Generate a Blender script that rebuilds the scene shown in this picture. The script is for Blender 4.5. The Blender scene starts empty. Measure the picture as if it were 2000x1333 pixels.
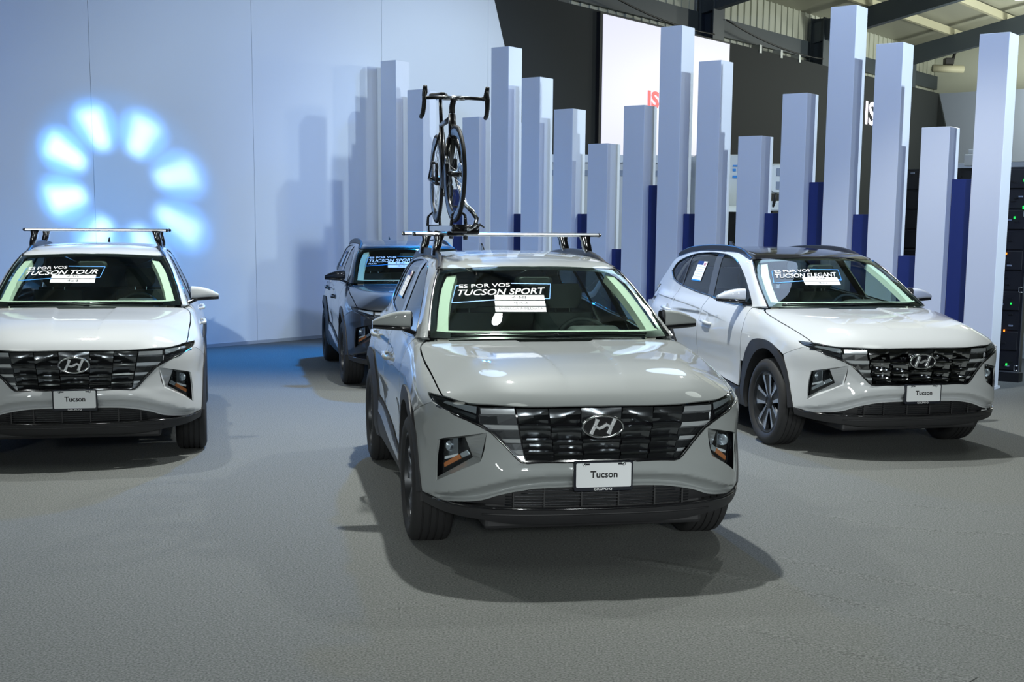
import bpy, math, random
import numpy as np
from mathutils import Vector, Matrix
from mathutils.geometry import delaunay_2d_cdt

# ------------------------------------------------------------------ camera
FPX, PITCH, CAMH, ROLL, CYOFF = 2610.85, 0.146899, 1.80202, 0.007957, 166.675
scene = bpy.context.scene
C = scene.collection
cam_data = bpy.data.cameras.new('camera')
cam = bpy.data.objects.new('camera', cam_data)
C.objects.link(cam)
cam_data.sensor_fit = 'HORIZONTAL'
cam_data.sensor_width = 36.0
cam_data.lens = 36.0 * FPX / 2000.0
cam_data.shift_y = CYOFF / 2000.0
cam_data.clip_end = 300
cp, sp_ = math.cos(PITCH), math.sin(PITCH)
right = Vector((1, 0, 0)); fwd = Vector((0, cp, -sp_)); up = Vector((0, sp_, cp))
cr_, sr_ = math.cos(ROLL), math.sin(ROLL)
r2 = right * cr_ + up * sr_
u2 = up * cr_ - right * sr_
M = Matrix((( r2.x, u2.x, -fwd.x, 0), (r2.y, u2.y, -fwd.y, 0), (r2.z, u2.z, -fwd.z, CAMH), (0, 0, 0, 1)))
cam.matrix_world = M
scene.camera = cam

# ------------------------------------------------------------------ view + world
scene.view_settings.view_transform = 'Standard'
scene.view_settings.look = 'None'
scene.view_settings.gamma = 1.0
scene.view_settings.use_curve_mapping = False
scene.view_settings.exposure = 0.0
world = bpy.data.worlds.new('world'); scene.world = world
world.use_nodes = True
bg = world.node_tree.nodes['Background']
bg.inputs[0].default_value = (0.75, 0.82, 0.85, 1); bg.inputs[1].default_value = 0.10

# hall axes: W runs along the long white wall, N points from that wall into the hall
W2 = np.array((0.6, 0.8)); N2 = np.array((0.8, -0.6)); O2 = np.array((-4.575, 19.99))
def WP(s, k, z=0.0):
    p = O2 + s * W2 + k * N2
    return Vector((p[0], p[1], z))
HALL_ANG = math.atan2(0.8, 0.6)          # rotation that turns +X into W

# ------------------------------------------------------------------ lights
def spot(name, loc, target, energy, size=100, blend=0.3, color=(1, 1, 1), radius=0.15):
    d = bpy.data.lights.new(name, 'SPOT'); d.energy = energy; d.spot_size = math.radians(size); d.spot_blend = blend
    d.color = color; d.shadow_soft_size = radius
    o = bpy.data.objects.new(name, d); C.objects.link(o); o.location = loc
    o.rotation_euler = (Vector(target) - Vector(loc)).to_track_quat('-Z', 'Y').to_euler()
    return o
WARM = (0.97, 1.0, 0.965); COOL = (0.55, 0.72, 1.0)
def point(name, p, e, color, r=.4):
    d = bpy.data.lights.new(name, 'POINT'); d.energy = e; d.color = color; d.shadow_soft_size = r
    o = bpy.data.objects.new(name, d); C.objects.link(o); o.location = p
# hanging lamps over the cars: position found from the mirror shadows and the windscreen glare
for (p, e, sz) in (((-0.10, 10.75, 7.07), 2300, 112), ((-4.3, 12.6, 7.07), 750, 95), ((3.6, 13.8, 7.07), 800, 95)):
    spot('high_bay_light', p, (p[0] * .9, p[1] - 1.6, 0), e, sz, 0.35, WARM, 0.10)
# unseen fill spots added behind the camera; the low ones light the car fronts
for p, tx in (((-6.0, -9.0, 4.3), -4.0), ((0.5, -10.0, 4.3), 0.4), ((7.0, -9.0, 4.3), 3.9)):
    spot('front_fill_light', p, (tx, 4.6, 0.0), 4600, 27, 0.95, (.92, .98, .97), 0.6)
    spot('hall_fill_light', (p[0], p[1], 6.4), (p[0] * .5, 9.0, 0.8), 380, 60, 0.6, (.85, .95, 1.0), 0.6)
# one lamp deeper in the hall, then spots and points added as fill
spot('post_wash_light', WP(6.3, 11, 7.2), WP(6.5, 2.5, 2.0), 1150, 60, 0.5, (.75, .92, 1.0), 0.12)
spot('post_wash_light', (4.0, 3.5, 7.2), (2.5, 19.0, 2.6), 2700, 46, 0.5, (.30, .45, 1.0), 0.3)  # added blue fill for the left faces of the posts
spot('post_wash_light', (10.5, 12.5, 7.2), (3.5, 18.0, 2.6), 3200, 58, 0.5, (.72, .88, 1.0), 0.12)  # added to brighten the right faces of the posts
spot('post_wash_light', (8.0, 5.0, 7.2), (3.0, 18.5, 2.8), 900, 44, 0.5, (.70, .86, 1.0), 0.25)  # added weak fill on the posts from the camera side
for p, e in ((WP(24, 6, 6.2), 900), (WP(14, 9, 6.4), 650), (WP(30, 5, 6.0), 600)):
    point('bay_fill_light', p, e, (.95, 1, .90))  # unseen points added to brighten the roof and far wall
for p, e, c in (((-1.0, 13.5, 6.4), 110, (.45, .65, 1)), ((3.0, 15.0, 6.4), 110, (.55, .72, 1)), ((5.0, 9.0, 6.6), 90, (.92, 1, .94)), ((-5.0, 7.0, 6.6), 80, (.92, 1, .94)), ((0.0, 4.0, 6.8), 90, (.92, 1, .94))):
    point('bay_fill_light', p, e, c, .8)  # unseen points added to lift the roof over the cars and soften shade
# blue washes on the wall, the floor behind and the roofs
spot('blue_wash_light', (-0.9, 20.6, 6.2), (-2.0, 16.2, 0), 3600, 84, 0.7, (0.012, 0.30, 1.0), 0.15)
for s_, e in ((-7, 450), (-1, 350), (5, 300)):
    p = WP(s_ + 1, 6.5, 6.8); spot('wall_wash_light', p, WP(s_, 0, 2.6), e, 85, 0.9, (0.13, 0.33, 1.0), 0.3)

# projector throwing a flower of eight petals on the wall
def gobo(loc, target, energy):
    o = spot('pattern_projector_light', loc, target, energy, 26, 0.15, (1, 1, 1), 0.02); d = o.data; d.use_nodes = True; nt = d.node_tree
    em = [n for n in nt.nodes if n.type == 'EMISSION'][0]
    def N(op, a, b=None, c=None):
        n = nt.nodes.new('ShaderNodeMath'); n.operation = op
        for i, v in enumerate((a, b, c)):
            if v is None: continue
            if hasattr(v, 'links'): nt.links.new(v, n.inputs[i])
            else: n.inputs[i].default_value = v
        return n.outputs[0]
    def S(v, a, b):
        n = nt.nodes.new('ShaderNodeMapRange'); n.interpolation_type = 'SMOOTHSTEP'; nt.links.new(v, n.inputs[0]); n.inputs[1].default_value = a; n.inputs[2].default_value = b; return n.outputs[0]
    tc = nt.nodes.new('ShaderNodeTexCoord'); sx = nt.nodes.new('ShaderNodeSeparateXYZ'); nt.links.new(tc.outputs['Normal'], sx.inputs[0])
    x = N('DIVIDE', sx.outputs[0], sx.outputs[2]); y = N('DIVIDE', sx.outputs[1], sx.outputs[2])
    r = N('MULTIPLY', N('SQRT', N('ADD', N('MULTIPLY', x, x), N('MULTIPLY', y, y))), 1 / GOBO_R)
    th = N('DIVIDE', N('ARCTAN2', y, x), math.pi / 4)
    a = N('MULTIPLY', N('SUBTRACT', N('FRACT', N('ADD', th, 8.0)), 0.5), math.pi / 4)
    u = N('MULTIPLY', r, N('COSINE', a)); w = N('ABSOLUTE', N('MULTIPLY', r, N('SINE', a)))
    core = N('MULTIPLY', N('MULTIPLY', S(u, .36, .58), N('SUBTRACT', 1.0, S(u, .80, 1.0))), N('SUBTRACT', 1.0, S(N('DIVIDE', w, N('MULTIPLY_ADD', u, .17, .035)), .15, 1.30)))
    du = N('DIVIDE', N('SUBTRACT', u, .72), .38); dw = N('DIVIDE', w, .36)
    lobe = N('SUBTRACT', 1.0, S(N('SQRT', N('ADD', N('MULTIPLY', du, du), N('MULTIPLY', dw, dw))), .50, 1.05))
    halo = N('MULTIPLY', N('SUBTRACT', 1.0, S(r, .95, 1.25)), .16)
    mx = nt.nodes.new('ShaderNodeCombineXYZ')
    nt.links.new(N('ADD', N('MULTIPLY', core, .72), N('MULTIPLY', lobe, .08)), mx.inputs[0])
    nt.links.new(N('ADD', N('ADD', N('MULTIPLY', core, .95), N('MULTIPLY', lobe, .34)), N('MULTIPLY', halo, .35)), mx.inputs[1])
    nt.links.new(N('ADD', N('ADD', N('MULTIPLY', core, 1.0), N('MULTIPLY', lobe, 1.0)), halo), mx.inputs[2])
    nt.links.new(mx.outputs[0], em.inputs[0]); em.inputs[1].default_value = 1.0
    return o
GOBO_R = .139
gobo((-3.25, 11.1, 4.35), (-5.457, 18.81, 2.33), 4400)

# ------------------------------------------------------------------ materials
MATS = {}
def mat(name, color=(.5, .5, .5), rough=.5, metal=0., coat=0., spec=.5, emit=None, estr=0., trans=0., alpha=1.):
    if name in MATS: return MATS[name]
    m = bpy.data.materials.new(name); m.use_nodes = True
    b = m.node_tree.nodes['Principled BSDF']
    b.inputs['Base Color'].default_value = (*color, 1); b.inputs['Roughness'].default_value = rough
    b.inputs['Metallic'].default_value = metal; b.inputs['Coat Weight'].default_value = coat
    b.inputs['Coat Roughness'].default_value = .03
    b.inputs['Specular IOR Level'].default_value = spec
    if emit: b.inputs['Emission Color'].default_value = (*emit, 1); b.inputs['Emission Strength'].default_value = estr
    MATS[name] = m
    return m
def noise_col(m, scale, c1, c2, bump=0., bscale=None, detail=4, coord='Object', dist=.02):
    nt = m.node_tree; b = nt.nodes['Principled BSDF']
    tc = nt.nodes.new('ShaderNodeTexCoord'); n = nt.nodes.new('ShaderNodeTexNoise'); n.inputs['Scale'].default_value = scale
    n.inputs['Detail'].default_value = detail
    r = nt.nodes.new('ShaderNodeValToRGB'); r.color_ramp.elements[0].color = (*c1, 1); r.color_ramp.elements[1].color = (*c2, 1)
    r.color_ramp.elements[0].position = .3; r.color_ramp.elements[1].position = .7
    nt.links.new(tc.outputs[coord], n.inputs['Vector']); nt.links.new(n.outputs['Fac'], r.inputs[0]); nt.links.new(r.outputs[0], b.inputs['Base Color'])
    if bump:
        n2 = nt.nodes.new('ShaderNodeTexNoise'); n2.inputs['Scale'].default_value = bscale or scale; n2.inputs['Detail'].default_value = 3
        bp = nt.nodes.new('ShaderNodeBump'); bp.inputs['Strength'].default_value = bump; bp.inputs['Distance'].default_value = dist
        nt.links.new(tc.outputs[coord], n2.inputs['Vector']); nt.links.new(n2.outputs['Fac'], bp.inputs['Height']); nt.links.new(bp.outputs[0], b.inputs['Normal'])
    return m
def glass(name, tint, refl=1.0, rough=0.0):
    """thin tinted glazing: transparent body, mirror reflection by Fresnel"""
    m = bpy.data.materials.new(name); m.use_nodes = True; nt = m.node_tree; nt.nodes.clear()
    out = nt.nodes.new('ShaderNodeOutputMaterial'); mx = nt.nodes.new('ShaderNodeMixShader')
    t = nt.nodes.new('ShaderNodeBsdfTransparent'); t.inputs[0].default_value = (*tint, 1)
    g = nt.nodes.new('ShaderNodeBsdfGlossy'); g.inputs['Roughness'].default_value = rough
    f = nt.nodes.new('ShaderNodeLayerWeight'); f.inputs[0].default_value = .5
    pw = nt.nodes.new('ShaderNodeMath'); pw.operation = 'POWER'; pw.inputs[1].default_value = 5.0
    mu = nt.nodes.new('ShaderNodeMath'); mu.operation = 'MULTIPLY_ADD'; mu.inputs[1].default_value = .92; mu.inputs[2].default_value = .06 * refl
    nt.links.new(f.outputs['Facing'], pw.inputs[0]); nt.links.new(pw.outputs[0], mu.inputs[0]); nt.links.new(mu.outputs[0], mx.inputs[0])
    nt.links.new(t.outputs[0], mx.inputs[1]); nt.links.new(g.outputs[0], mx.inputs[2]); nt.links.new(mx.outputs[0], out.inputs[0])
    MATS[name] = m
    return m
def paint(name, col, metal, rough=.32):
    return mat(name, col, rough, metal, 1.0, .12)
paint('paint_silver', (.305, .325, .325), .05, .5)
paint('paint_white', (.54, .56, .575), 0.0, .45)
paint('paint_grey', (.022, .026, .034), .3, .35)
mat('plastic', (.018, .018, .02), .55)
mat('rail_black', (.022, .024, .032), .45, 0, 0, .3)
mat('gloss_black', (.008, .008, .01), .12, 0, .6)
mat('rubber', (.017, .017, .018), .75)
mat('chrome', (.75, .77, .8), .08, 1.)
mat('emblem_silver', (.82, .84, .86), .28, .85)
mat('satin', (.55, .57, .6), .28, 1.)
mat('dark_chrome', (.13, .14, .15), .18, .9, .3)
mat('bright_chrome', (.36, .37, .38), .10, 1.)
mat('wheel_dark', (.03, .032, .036), .3, .5)
mat('wheel_face', (.62, .64, .68), .18, 1.)
mat('lamp_inner', (.35, .37, .4), .15, 1.)
mat('lamp_clear', (.70, .74, .78), .22, .7, 1.)
mat('amber', (.70, .22, .06), .2, .1, 1.)
mat('interior_dark', (.05, .055, .058), .6)
mat('interior_light', (.80, .82, .72), .7)
mat('seat_fabric', (.045, .05, .052), .8)
mat('white_print', (.86, .87, .88), .6)
mat('blue_print', (.03, .28, .75), .5)
mat('navy_print', (.01, .03, .16), .5)
mat('dark_print', (.01, .01, .012), .6)
mat('plate_white', (.78, .80, .82), .4)
mat('plate_frame', (.006, .008, .016), .3)
glass('windshield_glass', (.74, .88, .80), 1.25)
glass('side_glass', (.16, .19, .20), 1.2)
glass('front_side_glass', (.50, .60, .56), 1.0)
glass('lens', (.80, .84, .86), .9)

# ------------------------------------------------------------------ mesh helpers
def link(o, parent=None):
    C.objects.link(o)
    if parent is not None: o.parent = parent
    return o
def mesh_of(name, verts, faces, smooth=False):
    me = bpy.data.meshes.new(name); me.from_pydata([tuple(v) for v in verts], [], [tuple(f) for f in faces])
    if smooth: me.polygons.foreach_set('use_smooth', [True] * len(me.polygons))
    me.update()
    return me
def ob(name, me, material=None, parent=None, loc=None, rot=None, label=None):
    o = bpy.data.objects.new(name, me)
    if material is not None:
        if not me.materials: me.materials.append(MATS['plastic'])
        o.material_slots[0].link = 'OBJECT'; o.material_slots[0].material = MATS[material] if isinstance(material, str) else material
    link(o, parent)
    if loc is not None: o.location = loc
    if rot is not None: o.rotation_euler = rot
    if label: o['label'] = label
    return o
def empty(name, loc=(0, 0, 0), rz=0.):
    o = bpy.data.objects.new(name, None); link(o); o.location = loc; o.rotation_euler = (0, 0, rz); o.empty_display_size = .2
    return o
def tag(o, label, cat, group=None):
    o['label'] = label; o['category'] = cat
    if group: o['group'] = group
    return o
def struct(o, label=None):
    o['kind'] = 'structure'
    if label: o['label'] = label
    return o
class MB:
    """collects simple shapes into one mesh"""
    def __init__(s): s.v = []; s.f = []
    def add(s, v, f):
        n = len(s.v); s.v += [tuple(p) for p in v]; s.f += [tuple(i + n for i in q) for q in f]; return s
    def box(s, x0, x1, y0, y1, z0, z1):
        return s.add([(x, y, z) for z in (z0, z1) for y in (y0, y1) for x in (x0, x1)],
                     [(0, 2, 3, 1), (4, 5, 7, 6), (0, 1, 5, 4), (2, 6, 7, 3), (0, 4, 6, 2), (1, 3, 7, 5)])
    def prism(s, poly, a, b, ax=2):
        """poly in the two other axes, extruded from a to b along ax"""
        n = len(poly)
        def P(q, h):
            l = list(q); l.insert(ax, h); return tuple(l)
        v = [P(q, a) for q in poly] + [P(q, b) for q in poly]
        f = [tuple(range(n))[::-1], tuple(range(n, 2 * n))] + [(i, (i + 1) % n, n + (i + 1) % n, n + i) for i in range(n)]
        return s.add(v, f)
    def tube(s, pts, r, n=10, closed=False, caps=True):
        pts = [Vector(p) for p in pts]; m = len(pts); rs = r if isinstance(r, (list, tuple)) else [r] * m
        ring = []; upv = None
        for i, p in enumerate(pts):
            a = pts[(i - 1) % m] if closed or i > 0 else p; b = pts[(i + 1) % m] if closed or i < m - 1 else p
            t = (b - a).normalized()
            if upv is None:
                upv = Vector((0, 0, 1)) if abs(t.z) < .9 else Vector((1, 0, 0))
            x = t.cross(upv).normalized(); y = x.cross(t).normalized(); upv = y
            ring.append([p + (x * math.cos(2 * math.pi * k / n) + y * math.sin(2 * math.pi * k / n)) * rs[i] for k in range(n)])
        v = [q for rg in ring for q in rg]; f = []
        for i in range(m if closed else m - 1):
            j = (i + 1) % m
            for k in range(n):
                f.append((i * n + k, i * n + (k + 1) % n, j * n + (k + 1) % n, j * n + k))
        if caps and not closed: f += [tuple(range(n))[::-1], tuple(range((m - 1) * n, m * n))]
        return s.add(v, f)
    def lathe(s, prof, n=48, axis=0, close=False):
        """prof: list of (h, r) along axis"""
        m = len(prof); v = []
        for k in range(n):
            a = 2 * math.pi * k / n
            for h, r in prof:
                c = [r * math.cos(a), r * math.sin(a)]; c.insert(axis, h); v.append(tuple(c))
        f = []
        for k in range(n):
            for i in range(m - 1 if not close else m):
                j = (i + 1) % m
                f.append((k * m + i, ((k + 1) % n) * m + i, ((k + 1) % n) * m + j, k * m + j))
        return s.add(v, f)
    def loft(s, rings, caps=True):
        n = len(rings[0]); v = [p for r in rings for p in r]; f = []
        for i in range(len(rings) - 1):
            for k in range(n):
                f.append((i * n + k, i * n + (k + 1) % n, (i + 1) * n + (k + 1) % n, (i + 1) * n + k))
        if caps: f += [tuple(range(n))[::-1], tuple(range((len(rings) - 1) * n, len(rings) * n))]
        return s.add(v, f)
    def mesh(s, name, smooth=False, bevel=0., seg=2, auto=None):
        me = mesh_of(name, s.v, s.f, smooth or auto is not None)
        import bmesh
        bm = bmesh.new(); bm.from_mesh(me)
        bmesh.ops.recalc_face_normals(bm, faces=bm.faces)
        if bevel: bmesh.ops.bevel(bm, geom=list(bm.edges), offset=bevel, segments=seg, affect='EDGES', profile=.5)
        bm.to_mesh(me); bm.free()
        if auto is not None: me.set_sharp_from_angle(angle=math.radians(auto))
        return me
def rrect(cx, cy, w, h, r, n=4):
    out = []
    for (sx, sy, a0) in ((1, 1, 0), (-1, 1, 90), (-1, -1, 180), (1, -1, 270)):
        for k in range(n + 1):
            a = math.radians(a0 + 90 * k / n)
            out.append((cx + sx * (w / 2 - r) + r * math.cos(a), cy + sy * (h / 2 - r) + r * math.sin(a)))
    return out
def text_geo(body, bold=0.012, shear=0., spacing=1.0):
    cu = bpy.data.curves.new('t', 'FONT'); cu.body = body; cu.offset = bold; cu.shear = shear; cu.space_character = spacing; cu.resolution_u = 3
    o = bpy.data.objects.new('t', cu); C.objects.link(o)
    bpy.context.view_layer.update()
    me = bpy.data.meshes.new_from_object(o.evaluated_get(bpy.context.evaluated_depsgraph_get()))
    v = np.array([p.co[:2] for p in me.vertices]); f = [tuple(p.vertices) for p in me.polygons]
    bpy.data.objects.remove(o); bpy.data.curves.remove(cu); bpy.data.meshes.remove(me)
    lo, hi = v.min(0), v.max(0)
    return (v - lo) / (hi - lo), f
# ------------------------------------------------------------------ the car body as an implicit surface (car axes: x left of car, y to the rear from the front axle, z up)
def I(v, xs, ys):
    xs = np.asarray(xs, float); ys = np.asarray(ys, float); v = np.clip(v, xs[0], xs[-1])
    h = np.diff(xs); d = np.diff(ys) / h; m = np.zeros_like(ys)
    for k in range(1, len(xs) - 1):
        if d[k - 1] * d[k] > 0:
            w1 = 2 * h[k] + h[k - 1]; w2 = h[k] + 2 * h[k - 1]; m[k] = (w1 + w2) / (w1 / d[k - 1] + w2 / d[k])
    m[0] = d[0]; m[-1] = d[-1]
    i = np.clip(np.searchsorted(xs, v) - 1, 0, len(h) - 1)
    t = (v - xs[i]) / h[i]
    return ys[i] * (1 + 2 * t) * (1 - t) ** 2 + m[i] * h[i] * t * (1 - t) ** 2 + ys[i + 1] * t * t * (3 - 2 * t) + m[i + 1] * h[i] * t * t * (t - 1)
def smax(a, b, k):
    h = np.clip(k - np.abs(a - b), 0, None) / k
    return np.maximum(a, b) + h * h * k * .25
def smin(a, b, k): return -smax(-a, -b, k)
def soft(v, k): return .5 * (v + np.sqrt(v * v + k * k))
def ss(v, a, b):
    t = np.clip((v - a) / (b - a), 0, 1); return t * t * (3 - 2 * t)
def zcrease(y): return I(y, [.6, 1.167, 1.698, 2.558, 3.4], [.95, 1.004, 1.06, 1.112, 1.15])
def Xside(y, z):
    x = I(z, [.15, .25, .40, .55, .68, .80, .90, .98, 1.06, 1.14, 1.25], [.80, .875, .905, .903, .905, .913, .912, .898, .868, .825, .75])
    for yc in (0., 2.755):
        x = x + .022 * (1 - ss(np.hypot(y - yc, z - .37), .40, .62))
    x = x - .018 * ss(z, .40, .52) * (1 - ss(z, .60, .80)) * ss(y, .55, .9) * (1 - ss(y, 1.9, 2.35))
    t = zcrease(y) - z
    x = x - .015 * ss(t, 0, .018) * (1 - ss(t, .04, .15)) * ss(y, .9, 1.6)
    x = x - .07 * ss(y, 2.7, 3.75) ** 1.5 + .012 * (1 - ss(y, -.45, .1)) * (1 - ss(z, .8, .95))
    return x
def f_wrap(x, y, z):
    ax = np.abs(x); X = Xside(y, z); yc = -.10
    yf = I(z, [.15, .22, .28, .34, .42, .50, .56, .62, .70, .80, .88, .95, 1.05, 1.2], [-.70, -.84, -.89, -.91, -.925, -.932, -.932, -.922, -.915, -.912, -.905, -.87, -.82, -.70])
    n = 3.2; q = np.clip(yc - y, 0, None) / (yc - yf)
    F = (np.clip(ax / X, 0, None) ** n + q ** n + 1e-12) ** (1 / n) - 1
    yr = I(z, [.15, .3, .45, .6, .8, 1.0, 1.1, 1.2, 1.4], [3.40, 3.55, 3.61, 3.62, 3.61, 3.60, 3.56, 3.52, 3.42])
    q2 = np.clip(y - 2.6, 0, None) / (yr - 2.6)
    F2 = ((ax / X) ** 4 + q2 ** 4 + 1e-12) ** .25 - 1
    return np.maximum(F, F2) * .88
def Thood(x, y):
    ax = np.abs(x)
    zc = I(y, [-1.0, -.92, -.88, -.80, -.65, -.45, -.2, .1, .35, .6, 1.2], [.72, .862, .908, .968, 1.038, 1.083, 1.108, 1.128, 1.145, 1.165, 1.20])
    xs = I(y, [-.9, -.6, 0., .4], [.46, .55, .66, .76])
    d = .035 * ax * ax + .62 * (soft(ax - xs, .10) - soft(-xs, .10)) ** 1.25 * I(y, [-.9, -.45, 0, .4, 1.2], [.85, .95, .66, .36, .35])
    xc = I(y, [-.9, -.2, .4], [.15, .20, .235])
    d = d + .010 * (1 - ss(ax, xc - .012, xc + .006)) * ss(y, -.86, -.5)
    return zc - d
def f_low(x, y, z):
    F = smax(f_wrap(x, y, z), (z - Thood(x, y)) * .9, .05)
    return smax(F, .20 + .02 * np.abs(y - 1.3) - z, .04)
def Xg(y, z):
    x = .842 - (z - 1.10) * .455 - .12 * np.clip(z - 1.30, 0, None) ** 2
    return x - .02 * (np.clip(1.5 - y, 0, None)) ** 2 - .12 * ss(y, 2.2, 3.7) ** 1.5
def f_ws(x, y, z):
    y0 = I(z, [1.0, 1.15, 1.30, 1.45, 1.56, 1.70], [.05, .275, .515, .76, .955, 1.23])
    return (y0 + I(z, [1.1, 1.25, 1.54], [.19, .26, .46]) * x * x - y) * .5
def Zroof(x, y):
    zc = I(y, [.6, .95, 1.2, 1.6, 2.1, 2.7, 3.2, 3.5, 3.7], [1.44, 1.562, 1.607, 1.638, 1.645, 1.625, 1.575, 1.53, 1.48])
    return zc - .10 * np.abs(x) ** 2.2
def f_rear(x, y, z):
    return (y - I(z, [.9, 1.05, 1.2, 1.4, 1.5, 1.6], [3.74, 3.60, 3.52, 3.36, 3.30, 3.2]) + .10 * x * x) * .75
def f_green(x, y, z):
    F = smax((np.abs(x) - Xg(y, z)) * .9, (z - Zroof(x, y)) * .95, .10)
    F = smax(F, f_ws(x, y, z), .03)
    F = smax(F, f_rear(x, y, z), .05)
    return np.maximum(F, 1.02 - z)
def f_body(x, y, z): return smin(f_low(x, y, z), f_green(x, y, z), .02)

Y0 = .35; PR = 1.0
def to_q(mode, p):
    if len(p) == 2: return p
    x, y, z = p
    return {'F': (math.atan2(x, Y0 - y) * PR, z), 'S': (y, z), 'T': (x, y), 'W': (x, z)}[mode]
def rays(mode, q):
    q = np.asarray(q, float); a, b = q[:, 0], q[:, 1]; o = np.zeros((len(q), 3)); d = np.zeros((len(q), 3))
    if mode == 'F':
        s, c = np.sin(a / PR), -np.cos(a / PR)
        o[:, 0] = s * 1.9; o[:, 1] = Y0 + c * 1.9; o[:, 2] = b; d[:, 0] = -s; d[:, 1] = -c; T = (.2, 1.5)
    elif mode == 'S':
        o[:, 0] = 1.1; o[:, 1] = a; o[:, 2] = b; d[:, 0] = -1; T = (0, 1.05)
    elif mode == 'T':
        o[:, 0] = a; o[:, 1] = b; o[:, 2] = 1.8; d[:, 2] = -1; T = (0, 1.3)
    else:
        o[:, 0] = a; o[:, 2] = b; o[:, 1] = -1.1; d[:, 1] = 1; T = (0, 2.6)
    return o, d, T
def cast(mode, q, F, n=44):
    o, d, (t0, t1) = rays(mode, q); N = len(o)
    lo = np.full(N, np.nan); hi = np.full(N, np.nan); act = np.arange(N)
    for k in range(1, n + 1):
        t = t0 + (t1 - t0) * k / n; p = o[act] + d[act] * t
        neg = F(p[:, 0], p[:, 1], p[:, 2]) < 0
        idx = act[neg]; lo[idx] = t - (t1 - t0) / n; hi[idx] = t; act = act[~neg]
        if len(act) == 0: break
    if len(act): lo[act] = t1 - .001; hi[act] = t1
    for _ in range(15):
        mid = (lo + hi) / 2; p = o + d * mid[:, None]; neg = F(p[:, 0], p[:, 1], p[:, 2]) < 0
        hi = np.where(neg, mid, hi); lo = np.where(neg, lo, mid)
    return o + d * ((lo + hi) / 2)[:, None]
def grad(F, P, e=2e-3):
    g = np.stack([F(*(P + e * np.eye(3)[i]).T) - F(*(P - e * np.eye(3)[i]).T) for i in range(3)], 1)
    return g / (np.linalg.norm(g, axis=1)[:, None] + 1e-12)
def curve(pts, h=.02):
    """smooth (Catmull-Rom) samples through pts; two points give a straight line"""
    P = np.array(pts, float)
    if len(P) > 2:
        Q = np.vstack([2 * P[0] - P[1], P, 2 * P[-1] - P[-2]]); out = []
        for i in range(1, len(Q) - 2):
            for t in np.linspace(0, 1, 12, endpoint=False):
                a, b, c, d = Q[i - 1:i + 3]
                out.append(.5 * ((2 * b) + (c - a) * t + (2 * a - 5 * b + 4 * c - d) * t * t + (-a + 3 * b - 3 * c + d) * t ** 3))
        P = np.array(out + [P[-1]])
    L = np.concatenate([[0], np.cumsum(np.linalg.norm(np.diff(P, axis=0), axis=1))]); n = max(1, int(math.ceil(L[-1] / h)))
    s = np.linspace(0, L[-1], n + 1)
    return np.stack([np.interp(s, L, P[:, k]) for k in range(P.shape[1])], 1)
def loop_of(mode, curves, h):
    out = []
    for c in curves:
        q = curve([to_q(mode, p) for p in c], h)
        if out and np.linalg.norm(out[-1] - q[0]) < 1e-6: q = q[1:]
        out += list(q)
    if np.linalg.norm(out[0] - out[-1]) < 1e-6: out.pop()
    return np.array(out)
def inside(poly, pts):
    x, y = pts[:, 0], pts[:, 1]; r = np.zeros(len(pts), bool); n = len(poly)
    for i in range(n):
        x1, y1 = poly[i]; x2, y2 = poly[(i + 1) % n]
        if y1 == y2: continue
        c = ((y1 > y) != (y2 > y)) & (x < (x2 - x1) * (y - y1) / (y2 - y1) + x1)
        r ^= c
    return r
def near(poly, pts, d):
    a = poly; b = np.roll(poly, -1, 0); m = np.zeros(len(pts), bool)
    for i in range(len(a)):
        ab = b[i] - a[i]; t = np.clip(((pts - a[i]) @ ab) / (ab @ ab + 1e-12), 0, 1)
        m |= np.linalg.norm(pts - a[i] - t[:, None] * ab, axis=1) < d
    return m
def tri2d(outer, holes, h, lines=()):
    lo, hi = outer.min(0), outer.max(0)
    gx = np.arange(lo[0] + h * .5, hi[0], h); gy = np.arange(lo[1] + h * .5, hi[1], h * .87)
    G = np.array([(x + (j % 2) * h * .5, y) for j, y in enumerate(gy) for x in gx]) if len(gx) and len(gy) else np.zeros((0, 2))
    if len(G):
        G = G[inside(outer, G)]; G = G[~near(outer, G, h * .45)]
        for hl in holes:
            G = G[~inside(hl, G)]; G = G[~near(hl, G, h * .45)]
        for l in lines:
            dmin = np.min(np.linalg.norm(G[:, None] - np.asarray(l)[None], axis=2), axis=1); G = G[dmin > h * .5]
    V = []; E = []
    for lp in [outer] + list(holes):
        n0 = len(V); V += list(lp); E += [(n0 + i, n0 + (i + 1) % len(lp)) for i in range(len(lp))]
    for l in lines:
        n0 = len(V); V += list(l); E += [(n0 + i, n0 + i + 1) for i in range(len(l) - 1)]
    V += list(G)
    r = delaunay_2d_cdt([Vector((float(a), float(b))) for a, b in V], E, [], 0, 1e-7)
    v = np.array([tuple(p) for p in r[0]]); f = np.array(r[2])
    c = v[f].mean(1); keep = inside(outer, c)
    for hl in holes: keep &= ~inside(hl, c)
    f = f[keep]
    a, b, c = v[f[:, 0]], v[f[:, 1]], v[f[:, 2]]
    ar = (b[:, 0] - a[:, 0]) * (c[:, 1] - a[:, 1]) - (b[:, 1] - a[:, 1]) * (c[:, 0] - a[:, 0])
    f = f[np.abs(ar) > 1e-10]; used = np.unique(f); m = -np.ones(len(v), int); m[used] = np.arange(len(used))
    return v[used], m[f]
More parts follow.
